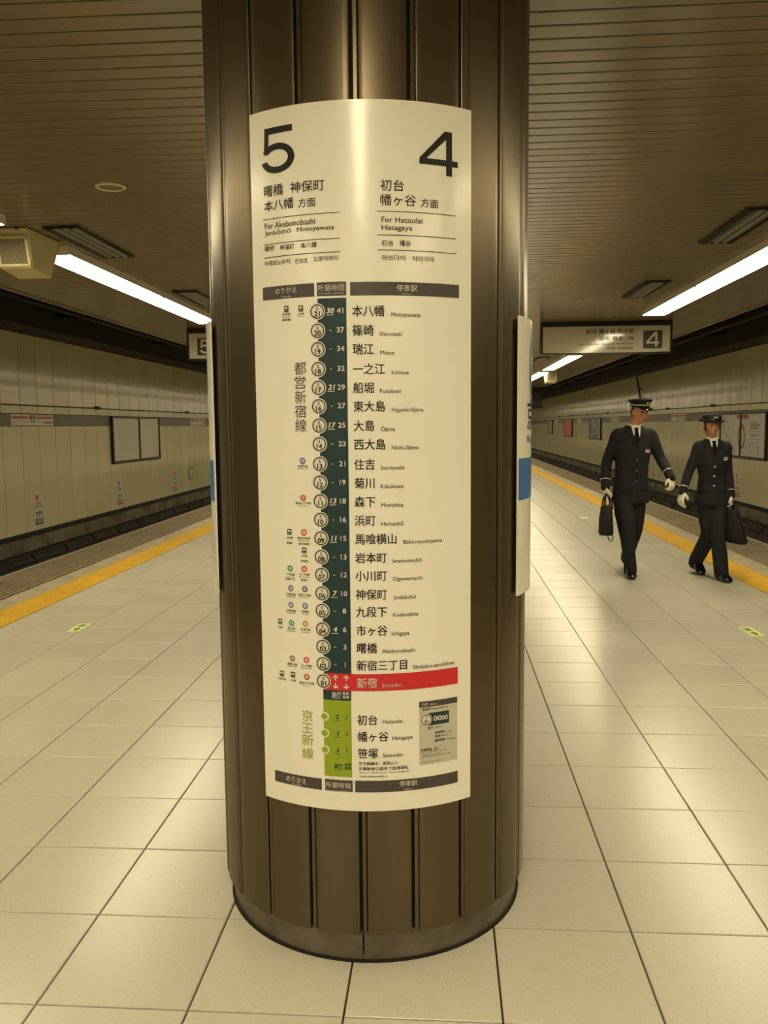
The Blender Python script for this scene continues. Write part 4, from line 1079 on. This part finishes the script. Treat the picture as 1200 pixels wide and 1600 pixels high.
def shoe(bm, heel, toe, lift=0.0):
    """heel and toe points on the sole line; lofted along the foot"""
    h, t = Vector(heel), Vector(toe); d = (t - h).normalized(); s = d.cross(Vector((0, 0, 1))).normalized(); u = s.cross(d); L_ = (t - h).length
    for fr in [0]:
        prof = [(0.0, .026, .070), (.06, .036, .092), (.2, .041, .100), (.36, .042, .100), (.5, .045, .082), (.66, .050, .062), (.82, .049, .050), (.94, .038, .040), (1.0, .020, .026)]
        rows = []
        for f, w_, hh in prof:
            c = h + d * L_ * f; row = []
            for k in range(16):
                a = 2 * PI * k / 16; cx = math.cos(a); sz = math.sin(a)
                row.append(bm.verts.new(c + s * w_ * math.copysign(abs(cx) ** .8, cx) + u * (hh * .5 + hh * .5 * math.copysign(abs(sz) ** .8, sz))))
            rows.append(row)
        for A, B in zip(rows, rows[1:]):
            for k in range(16): bm.faces.new((A[k], A[(k + 1) % 16], B[(k + 1) % 16], B[k]))
        bm.faces.new(rows[0]); bm.faces.new(rows[-1][::-1])

def person(P):
    wom = P['wom']; J = P['J']; V_ = lambda k: Vector(J[k])
    bs = .92 if wom else 1.0
    # ---------------- body: one continuous skin
    bm = bmesh.new()
    px, py, pz = J['pelvis']; nx, ny, nz = J['neck']
    def lerp(t, a=J['pelvis'], b=J['neck']): return a[0] + (b[0] - a[0]) * t, a[1] + (b[1] - a[1]) * t, a[2] + (b[2] - a[2]) * t
    R = []
    for t, w_, d1, d2 in ((-.10, .10, .07, .08), (0, .145, .085, .10), (.2, .135, .08, .085), (.42, .125, .078, .075), (.65, .145, .09, .085), (.82, .15, .085, .085), (.93, .12, .065, .07), (1.0, .06, .05, .055)):
        x, y, z = lerp(t); R.append((x, y, z, w_ * bs * (.9 if t < .9 else .72), d1 * bs * .9, d2 * bs * .9))
    ring_stack(bm, R)
    HT = Matrix.Translation(J['head']) @ Matrix.Rotation(P['yaw'], 4, 'Z') @ Matrix.Rotation(P['pitch'], 4, 'X') @ Matrix.Rotation(P.get('tilt', 0), 4, 'Y') @ Matrix.Scale(P.get('hs', 1.0), 4)
    head_mesh(bm, HT, wom)
    for sx in (-1, 1):    # ears
        c = HT @ Vector((sx * (.071 if wom else .075), .004, -.008)); e = HT.to_3x3() @ Vector((sx * .35, .25, 0)); q = HT.to_3x3() @ Vector((0, 0, 1))
        limb(bm, [(c - q * .022, (.009, .006)), (c + e * .01, (.015, .007)), (c + q * .024, (.013, .006))], xref=(HT.to_3x3() @ Vector((0, 1, 0))), n=10, k=3)
    hb = HT @ Vector((0, .022, -.05))
    limb(bm, [((nx, ny + .005, nz - .04), .058 * bs), ((nx, ny, nz), .052 * bs), (hb, .050 * bs)], n=16)
    for sd in ('R', 'L'):
        sh, el, wr = V_('sh' + sd), V_('el' + sd), V_('wr' + sd)
        limb(bm, [(sh, .046 * bs), (sh.lerp(el, .4), .043 * bs), (el, .036 * bs), (el.lerp(wr, .35), .036 * bs), (wr, (.026 * bs, .022 * bs))])
        hd = P['hand' + sd]; hand(bm, wr, hd[0], hd[1], hd[2], hd[3], 0.0)
        hp, kn, an = V_('hp' + sd), V_('kn' + sd), V_('an' + sd)
        limb(bm, [(hp, .078 * bs), (hp.lerp(kn, .45), .068 * bs), (kn, .050 * bs), (kn.lerp(an, .3), .050 * bs), (an, .034 * bs)])
        toe = V_('toe' + sd); limb(bm, [(an, .030), (an.lerp(toe, .4) - Vector((0, 0, .012)), (.026, .020)), (an.lerp(toe, .8), (.022, .012))])
    body = fuse(P['name'], bm, .0055, 'skin', None, 1)
    tag(body, P['label'], 'person')
    # ---------------- face details
    F3 = HT.to_3x3()
    def on_face(x, z, out=0.0):
        o = Vector((x, -.3, z)); bvh = P['_bvh']; h = bvh.ray_cast(HT @ o, (F3 @ Vector((0, 1, 0))).normalized()); return (h[0] if h[0] else HT @ Vector((x, -.09, z))) - F3 @ Vector((0, 1, 0)) * out
    P['_bvh'] = BVHTree.FromPolygons([v.co for v in body.data.vertices], [p.vertices[:] for p in body.data.polygons])
    def patch(name, pts, m, out=.0015, th=.002):
        bm = bmesh.new(); A = [bm.verts.new(on_face(x, z, -.004)) for x, z in pts]; B = [bm.verts.new(on_face(x, z, out)) for x, z in pts]
        bm.faces.new(B); bm.faces.new(A[::-1]); n = len(pts)
        for i in range(n): bm.faces.new((A[i], B[i], B[(i + 1) % n], A[(i + 1) % n]))
        return obj(name, bm, m, body)
    for sx in (-1, 1):
        c = sx * .027
        patch('eye', [(c - .013, .004), (c - .005, .0085), (c + .005, .0085), (c + .013, .004), (c + .005, .0005), (c - .005, .0005)], 'eye')
        patch('eyebrow', [(c - .017, .0235 - .002 * sx), (c, .0275), (c + .017, .0235 + .002 * sx), (c + .015, .020 + .002 * sx), (c, .0235), (c - .015, .020 - .002 * sx)], 'hair')
    if P['smile']:
        patch('lips', [(-.026, -.050), (-.012, -.053), (0, -.054), (.012, -.053), (.026, -.050), (.018, -.064), (.008, -.070), (-.008, -.070), (-.018, -.064)], 'lip', .002)
        patch('teeth', [(-.021, -.0535), (0, -.057), (.021, -.0535), (.012, -.062), (0, -.0645), (-.012, -.062)], 'shirt', .0035)
    else:
        patch('lips', [(-.021, -.059), (-.008, -.056), (.008, -.056), (.021, -.059), (.008, -.066), (-.008, -.066)], 'lip', .002)
    # ---------------- hair
    if wom: keep = lambda phi, lam: (phi > .30) or (abs(math.degrees(lam) - 180) < 122 and phi > -.42 and not (phi > -.2 and abs(math.degrees(lam) - 180) > 108)) or (abs(math.degrees(lam) - 180) < 80 and phi > -.7)
    else: keep = lambda phi, lam: (phi > .42) or (abs(math.degrees(lam) - 180) < 86 and phi > -.38 and not (abs(math.degrees(lam) - 180) > 74 and phi < -.02))
    bm = bmesh.new(); head_mesh(bm, HT, wom, .05 if not wom else .075, keep); bmesh.ops.solidify(bm, geom=bm.faces[:], thickness=.006); obj('hair', bm, 'hair', body, True)
    # ---------------- jacket
    bm = bmesh.new(); R = []
    for x, z, w_, d1, d2 in P['torso']:
        R.append((x, P['ty'] + P.get('lean', 0) * (1.4 - z), z, w_, d1, d2))
    ring_stack(bm, R, 32)
    for sd in ('R', 'L'):
        sh, el, wr = V_('sh' + sd), V_('el' + sd), V_('wr' + sd); k = P['sleeve']
        limb(bm, [(sh + (Vector((nx, ny, sh.z + .02)) - sh) * .35, .060 * k), (sh, .066 * k), (sh.lerp(el, .35), .061 * k), (el.lerp(sh, .1), .053 * k), (el.lerp(wr, .25), .051 * k), (wr.lerp(el, .12), (.045 * k, .043 * k)), (wr + (wr - el).normalized() * .005, (.046 * k, .043 * k))])
    jk = fuse('jacket', bm, .008, 'cloth', body, 4, (.0045, 11))
    T = (BVHTree.FromPolygons([v.co for v in jk.data.vertices], [p.vertices[:] for p in jk.data.polygons]), P['ty'])
    cx = P['vx']; zt, zb = P['vz']; vw = P['vw']
    # shirt front, tie, lapels, collar
    drape('shirt_front', [(cx - vw, zt), (cx + vw, zt), (cx + vw * .55, zt - (zt - zb) * .5), (cx + .004, zb), (cx - vw * .45, zt - (zt - zb) * .5)], T, 'shirt', body, .002, .003)
    drape('tie_blade', [(cx - .016, zt - .035), (cx + .016, zt - .035), (cx + .026, zb + .05), (cx + .004, zb - .004), (cx - .022, zb + .05)], T, 'tie', body, .006, .004)
    drape('tie_knot', [(cx - .020, zt - .005), (cx + .020, zt - .005), (cx + .012, zt - .042), (cx - .012, zt - .042)], T, 'tie', body, .010, .006)
    for s in (-1, 1):
        drape('lapel', [(cx + s * (vw * .8), zt + .012), (cx + s * (vw + .035), zt - .01), (cx + s * (vw + .040), zt - .075), (cx + s * (vw + .022), zt - .072), (cx + s * (vw + .026), zt - .090), (cx + s * (vw * .5 + .022), zb + .06), (cx + s * .004, zb - .012), (cx + s * .004, zb + .01), (cx + s * vw * .55, zt - (zt - zb) * .5)][::s], T, 'cloth2', body, .004, .005)
        bm = bmesh.new()  # shirt collar wings standing at the neck
        c0 = Vector((cx + s * .008, T[1] - P['cy'], zt - .012)); c1 = Vector((cx + s * .048, T[1] - P['cy'] + .018, zt + .034)); c2 = Vector((cx + s * .062, T[1] - P['cy'] + .05, zt + .030)); c3 = Vector((cx + s * .044, T[1] - P['cy'] - .002, zt - .038))
        A = [bm.verts.new(c) for c in (c0, c1, c2, c3)]; B = [bm.verts.new(c + Vector((0, .006, 0))) for c in (c0, c1, c2, c3)]
        bm.faces.new(A); bm.faces.new(B[::-1])
        for i in range(4): bm.faces.new((A[i], B[i], B[(i + 1) % 4], A[(i + 1) % 4]))
        obj('collar_wing', bm, 'shirt', body)
    bm = bmesh.new(); limb(bm, [((nx, ny, nz - .03), .064 * bs), ((nx, ny - .002, nz + .012), .060 * bs)], n=24, caps=False); obj('collar_band', bm, 'shirt', body, True)
    # jacket opening below the buttons, buttons, pockets
    zh = P['torso'][0][1]
    for z in P['btz']:
        h = T[0].ray_cast(Vector((cx + .004, T[1] - .6, z)), Vector((0, 1, 0)))
        if h[0]:
            bm = bmesh.new(); lathe(bm, [(0, .007), (.008, .006), (.0105, .002), (.0105, -.004)], 14)
            bmesh.ops.rotate(bm, verts=bm.verts[:], matrix=Matrix.Rotation(PI / 2, 3, 'X')); bmesh.ops.translate(bm, verts=bm.verts[:], vec=h[0]); obj('button', bm, P['button'], body, True)
    drape('front_edge', [(cx + .012, zb), (cx + .018, zb), (cx + .018, zh + .09), (cx + .045, zh + .015), (cx + .038, zh + .015), (cx + .010, zh + .09)], T, 'cloth2', body, .0, .003)
    for s in (-1, 1):
        x0 = cx + s * P['pock']; drape('pocket_flap', [(x0 - .05, P['pz']), (x0 + .05, P['pz'] + .006 * s), (x0 + .05, P['pz'] - .035), (x0 - .05, P['pz'] - .040)], T, 'cloth2', body, .002, .004)
    bx, bz = P['badge']
    b = drape('name_badge', [(bx - .026, bz - .015), (bx + .026, bz - .015), (bx + .026, bz + .015), (bx - .026, bz + .015)], T, 'shirt', body, .004, .004, .02)
    drape('badge_print', [(bx - .020, bz - .002), (bx + .022, bz - .002), (bx + .022, bz + .011), (bx - .020, bz + .011)], T, 'm', b, .0085, .001, .02)
    for sd in ('R', 'L'):
        cuff_ring('cuff_braid', J['el' + sd], J['wr' + sd], .040 * P['sleeve'], .0525 * P['sleeve'], 'silver', body, .0035, P.get('cf', .70))
    # ---------------- trousers
    bm = bmesh.new()
    x, y, z = J['pelvis']; hw = P['hipw']
    ring_stack(bm, [(x, y, z - .10, hw * .92, .10, .11), (x, y, z, hw, .115, .125), (x, y, z + .12, hw * .9, .10, .105), (x, y, z + .2, hw * .82, .09, .09)], 28)
    for sd in ('R', 'L'):
        hp, kn, an = V_('hp' + sd), V_('kn' + sd), V_('an' + sd); k = P['leg']; fl = P['flare']
        limb(bm, [(hp + Vector((0, 0, .03)), (.076 * k, .088 * k)), (hp.lerp(kn, .4), (.084 * k, .092 * k)), (kn, (.070 * k, .078 * k)), (kn.lerp(an, .5), (.064 * k * fl, .074 * k * fl)), (an + Vector((0, .01, .02)), (.061 * k * fl, .080 * k * fl)), (an + (an - kn).normalized() * .028 + Vector((0, .006, 0)), (.062 * k * fl, .084 * k * fl))], n=20)
    tr = fuse('trousers', bm, .008, 'cloth', body, 3, (.005, 8))
    for sd in ('R', 'L'):
        bm = bmesh.new(); shoe(bm, P['heel' + sd], P['tip' + sd]); o = fuse('shoe', bm, .005, 'leather', body, 2)
        h_, t_ = Vector(P['heel' + sd]), Vector(P['tip' + sd])
        bm = bmesh.new(); hd = P['hand' + sd]; hand(bm, V_('wr' + sd), hd[0], hd[1], hd[2], hd[3], .0022)
        w0 = V_('wr' + sd); e0 = V_('el' + sd); limb(bm, [(w0 + (e0 - w0).normalized() * .04, .031), (w0, .030)], n=14)
        fuse('glove', bm, .0032, 'glove', body, 1)
    return body, HT

# ---- the man
man = dict(name='person', wom=False, smile=False, yaw=.50, pitch=.10, tilt=0.0, hs=.97,
    label='man in dark uniform, peaked cap and white gloves walking, carrying a black bag',
    J=dict(pelvis=(2.085, 8.36, .82), neck=(2.108, 8.330, 1.452), head=(2.150, 8.300, 1.586), shR=(1.958, 8.35, 1.368), elR=(1.862, 8.40, 1.09), wrR=(1.840, 8.31, .862),
           shL=(2.262, 8.33, 1.362), elL=(2.368, 8.31, 1.125), wrL=(2.418, 8.13, .962), hpR=(2.01, 8.35, .80), hpL=(2.15, 8.37, .80), knR=(2.035, 8.22, .44), knL=(2.140, 8.36, .44),
           anR=(2.062, 8.16, .085), anL=(2.128, 8.58, .125), toeR=(2.045, 8.02, .02), toeL=(2.14, 8.44, .03)),
    handR=((0.02, -.05, -1), (.15, -1, .05), (1, .1, 0), (58, 62, 64, 66)), handL=((.05, -.35, -1), (-.75, -.6, .2), (-.45, .85, -.2), (38, 42, 46, 50)),
    torso=[(2.088, .705, .180, .135, .135), (2.090, .80, .176, .130, .132), (2.095, .95, .155, .112, .112), (2.098, 1.06, .157, .115, .11), (2.102, 1.20, .170, .125, .118), (2.106, 1.32, .182, .118, .115), (2.107, 1.385, .178, .098, .10), (2.107, 1.425, .125, .078, .08), (2.107, 1.460, .072, .062, .065)],
    ty=8.35, sleeve=1.0, vx=2.116, vz=(1.442, 1.285), vw=.058, cy=.078, btz=(1.126, 1.022, .918), button='noticegrey', pock=.085, pz=.86, badge=(2.228, 1.212), hipw=.158, leg=1.14, flare=.86,
    heelR=(2.070, 8.235, .006), tipR=(2.040, 7.965, .006), heelL=(2.122, 8.64, .085), tipL=(2.140, 8.415, .003))
body, HT = person(man)
# peaked cap
def place(bm, HT, name, m, parent, smooth=True):
    bmesh.ops.transform(bm, matrix=HT, verts=bm.verts[:]); return obj(name, bm, m, parent, smooth)
def oval(prof, n=32, fr=.0):
    """lathe-like stack with oval plan, optional rise to the front"""
    bm = bmesh.new(); rows = []
    for r, z, rise in prof:
        rows.append([bm.verts.new((r * .88 * math.cos(2 * PI * k / n), r * math.sin(2 * PI * k / n) * 1.05 + .004, z - rise * math.sin(2 * PI * k / n))) for k in range(n)])
    for A, B in zip(rows, rows[1:]):
        for k in range(n): bm.faces.new((A[k], A[(k + 1) % n], B[(k + 1) % n], B[k]))
    bm.faces.new(rows[-1]); bm.faces.new(rows[0][::-1]); return bm
cap = empty('peaked_cap'); cap.parent = body
place(oval([(.096, .050, .0), (.099, .052, 0), (.099, .088, .004), (.096, .090, .004)]), HT, 'cap_band', 'cloth2', cap)
place(oval([(.0965, .088, .004), (.105, .096, .006), (.124, .112, .012), (.127, .119, .013), (.120, .125, .013), (.06, .129, .013)]), HT, 'cap_crown', 'cloth', cap)
place(oval([(.0985, .066, .002), (.1005, .067, .002), (.1005, .076, .003), (.0985, .077, .003)]), HT, 'cap_braid', 'silver', cap)
def visor(r0, r1, z0, drop, spread, name, m, parent, th=.004):
    bm = bmesh.new(); n = 18; A, B, A2, B2 = [], [], [], []
    for k in range(n + 1):
        a = math.radians(-90 - spread + 2 * spread * k / n); e = math.cos((k / n - .5) * PI)
        for lst, r, z in ((A, r0, z0), (B, r0 + (r1 - r0) * e ** .6, z0 - drop * e), (A2, r0, z0 - th), (B2, r0 + (r1 - r0) * e ** .6, z0 - drop * e - th)):
            lst.append(bm.verts.new((r * .88 * math.cos(a), r * 1.05 * math.sin(a) + .004, z)))
    for k in range(n):
        bm.faces.new((A[k], A[k + 1], B[k + 1], B[k])); bm.faces.new((A2[k], B2[k], B2[k + 1], A2[k + 1])); bm.faces.new((B[k], B[k + 1], B2[k + 1], B2[k])); bm.faces.new((A[k], A2[k], A2[k + 1], A[k + 1]))
    return place(bm, HT, name, m, parent)
visor(.094, .146, .056, .026, 62, 'cap_visor', 'visor', cap)
bm = bmesh.new(); lathe(bm, [(0, .006), (.010, .004), (.014, 0), (.010, -.002)], 12); bmesh.ops.rotate(bm, verts=bm.verts[:], matrix=Matrix.Rotation(PI / 2, 3, 'X')); bmesh.ops.translate(bm, verts=bm.verts[:], vec=(0, -.107, .092)); place(bm, HT, 'cap_badge', 'gold', cap)
for ch in cap.children: ch.parent = body
bpy.data.objects.remove(cap)

# ---- the woman
woman = dict(name='person', wom=True, smile=True, yaw=.06, pitch=.04, tilt=.03, hs=.95,
    label='smiling woman in dark uniform and brimmed hat with gold badge, holding a tote bag',
    J=dict(pelvis=(2.815, 8.18, .80), neck=(2.795, 8.162, 1.325), head=(2.782, 8.135, 1.447), shR=(2.682, 8.17, 1.252), elR=(2.590, 8.17, 1.00), wrR=(2.522, 8.10, .825),
           shL=(2.928, 8.17, 1.252), elL=(2.972, 8.21, .99), wrL=(2.985, 8.15, .785), hpR=(2.755, 8.17, .76), hpL=(2.875, 8.17, .76), knR=(2.782, 8.14, .42), knL=(2.838, 8.03, .42),
           anR=(2.752, 8.37, .115), anL=(2.868, 7.99, .085), toeR=(2.757, 8.22, .03), toeL=(2.885, 7.86, .02)),
    handR=((-.28, -.25, -1), (.5, -.85, .1), (.85, .5, -.2), (22, 26, 30, 34)), handL=((.0, -.05, -1), (-.15, -1, .05), (-1, .15, 0), (58, 62, 64, 66)),
    torso=[(2.822, .700, .164, .128, .128), (2.820, .78, .156, .122, .122), (2.812, .90, .122, .098, .098), (2.808, .97, .118, .098, .096), (2.804, 1.09, .134, .114, .102), (2.802, 1.20, .146, .104, .10), (2.800, 1.262, .138, .086, .09), (2.797, 1.300, .100, .068, .07), (2.796, 1.332, .060, .052, .056)],
    ty=8.175, sleeve=.86, vx=2.798, vz=(1.314, 1.190), vw=.050, cy=.070, btz=(1.065, .976, .885), button='silver', pock=.075, pz=.86, badge=(2.912, 1.140), hipw=.138, leg=.95, flare=1.10, cf=.74,
    heelR=(2.750, 8.435, .075), tipR=(2.760, 8.215, .003), heelL=(2.858, 8.06, .006), tipL=(2.892, 7.825, .006))
body2, HT = person(woman)
def rim(prof, n=36):
    bm = bmesh.new(); rows = []
    for r, z, side in prof:
        rows.append([bm.verts.new((r * .92 * math.cos(2 * PI * k / n), r * math.sin(2 * PI * k / n) * 1.02 + .004, z + side * abs(math.cos(2 * PI * k / n)) ** 3)) for k in range(n)])
    for A, B in zip(rows, rows[1:]):
        for k in range(n): bm.faces.new((A[k], A[(k + 1) % n], B[(k + 1) % n], B[k]))
    return bm
bm = rim([(.088, .040, 0), (.096, .044, 0), (.122, .036, .008), (.128, .042, .022), (.125, .046, .024), (.120, .041, .010), (.096, .049, 0), (.088, .046, 0)]); place(bm, HT, 'hat_brim', 'cloth2', body2)
bm = rim([(.0955, .044, 0), (.0975, .062, 0), (.0985, .064, 0), (.098, .085, 0), (.097, .100, 0), (.088, .117, 0), (.060, .127, 0), (.02, .129, 0), (.001, .129, 0)]); place(bm, HT, 'hat_crown', 'cloth', body2)
bm = rim([(.0975, .050, 0), (.1005, .051, 0), (.1005, .070, 0), (.0975, .071, 0)]); place(bm, HT, 'hat_ribbon', 'ink', body2)
for dx in (-.012, .012):
    bm = bmesh.new(); lathe(bm, [(0, .006), (.007, .005), (.010, 0), (.006, -.003)], 10); bmesh.ops.rotate(bm, verts=bm.verts[:], matrix=Matrix.Rotation(PI / 2, 3, 'X')); bmesh.ops.translate(bm, verts=bm.verts[:], vec=(dx, -.1035, .085)); place(bm, HT, 'hat_badge', 'gold', body2)

# ================================================================ BAGS
def rbox(bm, c, hx, hy, z0, z1, top=(1, 1), rz=0.0, seg=8, bulge=.12):
    rows = []
    for i in range(seg + 1):
        t = i / seg; z = z0 + (z1 - z0) * t
        e = 1.0 if 0 < i < seg else .86
        sx = hx * (1 + (top[0] - 1) * t) * e * (1 + bulge * .2 * math.sin(PI * t)); sy = hy * (1 + (top[1] - 1) * t) * e * (1 + bulge * math.sin(PI * t)); row = []
        for k in range(24):
            a = 2 * PI * k / 24; c_, s_ = math.cos(a), math.sin(a)
            x = sx * math.copysign(abs(c_) ** .45, c_); y = sy * math.copysign(abs(s_) ** .45, s_)
            row.append(bm.verts.new((c[0] + x * math.cos(rz) - y * math.sin(rz), c[1] + x * math.sin(rz) + y * math.cos(rz), z)))
        rows.append(row)
    for A, B in zip(rows, rows[1:]):
        for k in range(24): bm.faces.new((A[k], A[(k + 1) % 24], B[(k + 1) % 24], B[k]))
    bm.faces.new(rows[0][::-1]); bm.faces.new(rows[-1])
bag = empty('briefcase', (1.845, 8.29, .395)); tag(bag, "black soft briefcase with grey stripe hanging from the man's gloved hand", 'bag')
o_ = Vector((1.845, 8.29, .395))
bm = bmesh.new(); rbox(bm, (.004, 0, 0), .074, .145, .005, .285, (.72, .88), -.18, 10, .10); b = obj('bag_body', bm, 'bag', bag, True)
bm = bmesh.new(); rbox(bm, (-.050, -.03, 0), .024, .105, .03, .20, (.8, .95), -.18, 6, .1); obj('front_pocket', bm, 'bag', bag, True)
bm = bmesh.new(); rbox(bm, (.003, 0, 0), .0675, .146, .188, .196, (1, 1), -.18, 2, .0); obj('grey_stripe', bm, 'silver', bag, True)
for s in (-1, 1):
    bm = bmesh.new(); pts = [(.012 + s * .035, -.075, .26), (.012 + s * .032, -.06, .33), (.0 + s * .012, -.035, .385), (-.008, -.01, .408), (.0 + s * .012, .02, .385), (.012 + s * .032, .05, .33), (.012 + s * .035, .065, .26)]
    limb(bm, [(p, (.009, .004)) for p in pts], xref=(1, 0, 0), n=8, k=4); obj('carry_handle', bm, 'bag', bag, True)
bm = bmesh.new(); limb(bm, [((.03, -.13, .06), (.010, .004)), ((.045, -.15, -.01), (.010, .004)), ((.03, -.14, -.045), (.010, .004)), ((.008, -.13, -.035), (.010, .004)), ((-.01, -.13, .04), (.010, .004))], xref=(0, 1, 0), n=8); obj('loose_strap', bm, 'bag', bag, True)
tote = empty('tote_bag', (3.045, 8.14, .33)); tag(tote, "large plain black tote bag held low at the woman's side", 'bag')
bm = bmesh.new(); rbox(bm, (0, 0, 0), .108, .10, .0, .32, (.52, .8), -.35, 12, .06)
for v in bm.verts: v.co.x += .035 * (1 - v.co.z / .32) * 0 - .045 * (v.co.z / .32); v.co.z += .05 * max(0, -v.co.x) * (1 - v.co.z / .32) * 4
tb = obj('tote_body', bm, 'bag', tote, True)
for s in (-1, 1):
    bm = bmesh.new(); pts = [(-.045 + s * .03, -.07, .30), (-.045 + s * .028, -.055, .345), (-.045 + s * .012, -.02, .372), (-.045 + s * .012, .02, .372), (-.045 + s * .028, .05, .345), (-.045 + s * .03, .06, .30)]
    limb(bm, [(p, (.010, .004)) for p in pts], xref=(1, 0, 0), n=8, k=4); obj('tote_handle', bm, 'bag', tote, True)
bm = bmesh.new(); rbox(bm, (-.042, 0, 0), .060, .082, .300, .312, (1, 1), -.35, 2, 0); obj('tote_rim', bm, 'cloth2', tote, True)
bpy.data.scenes.remove(TMPS)
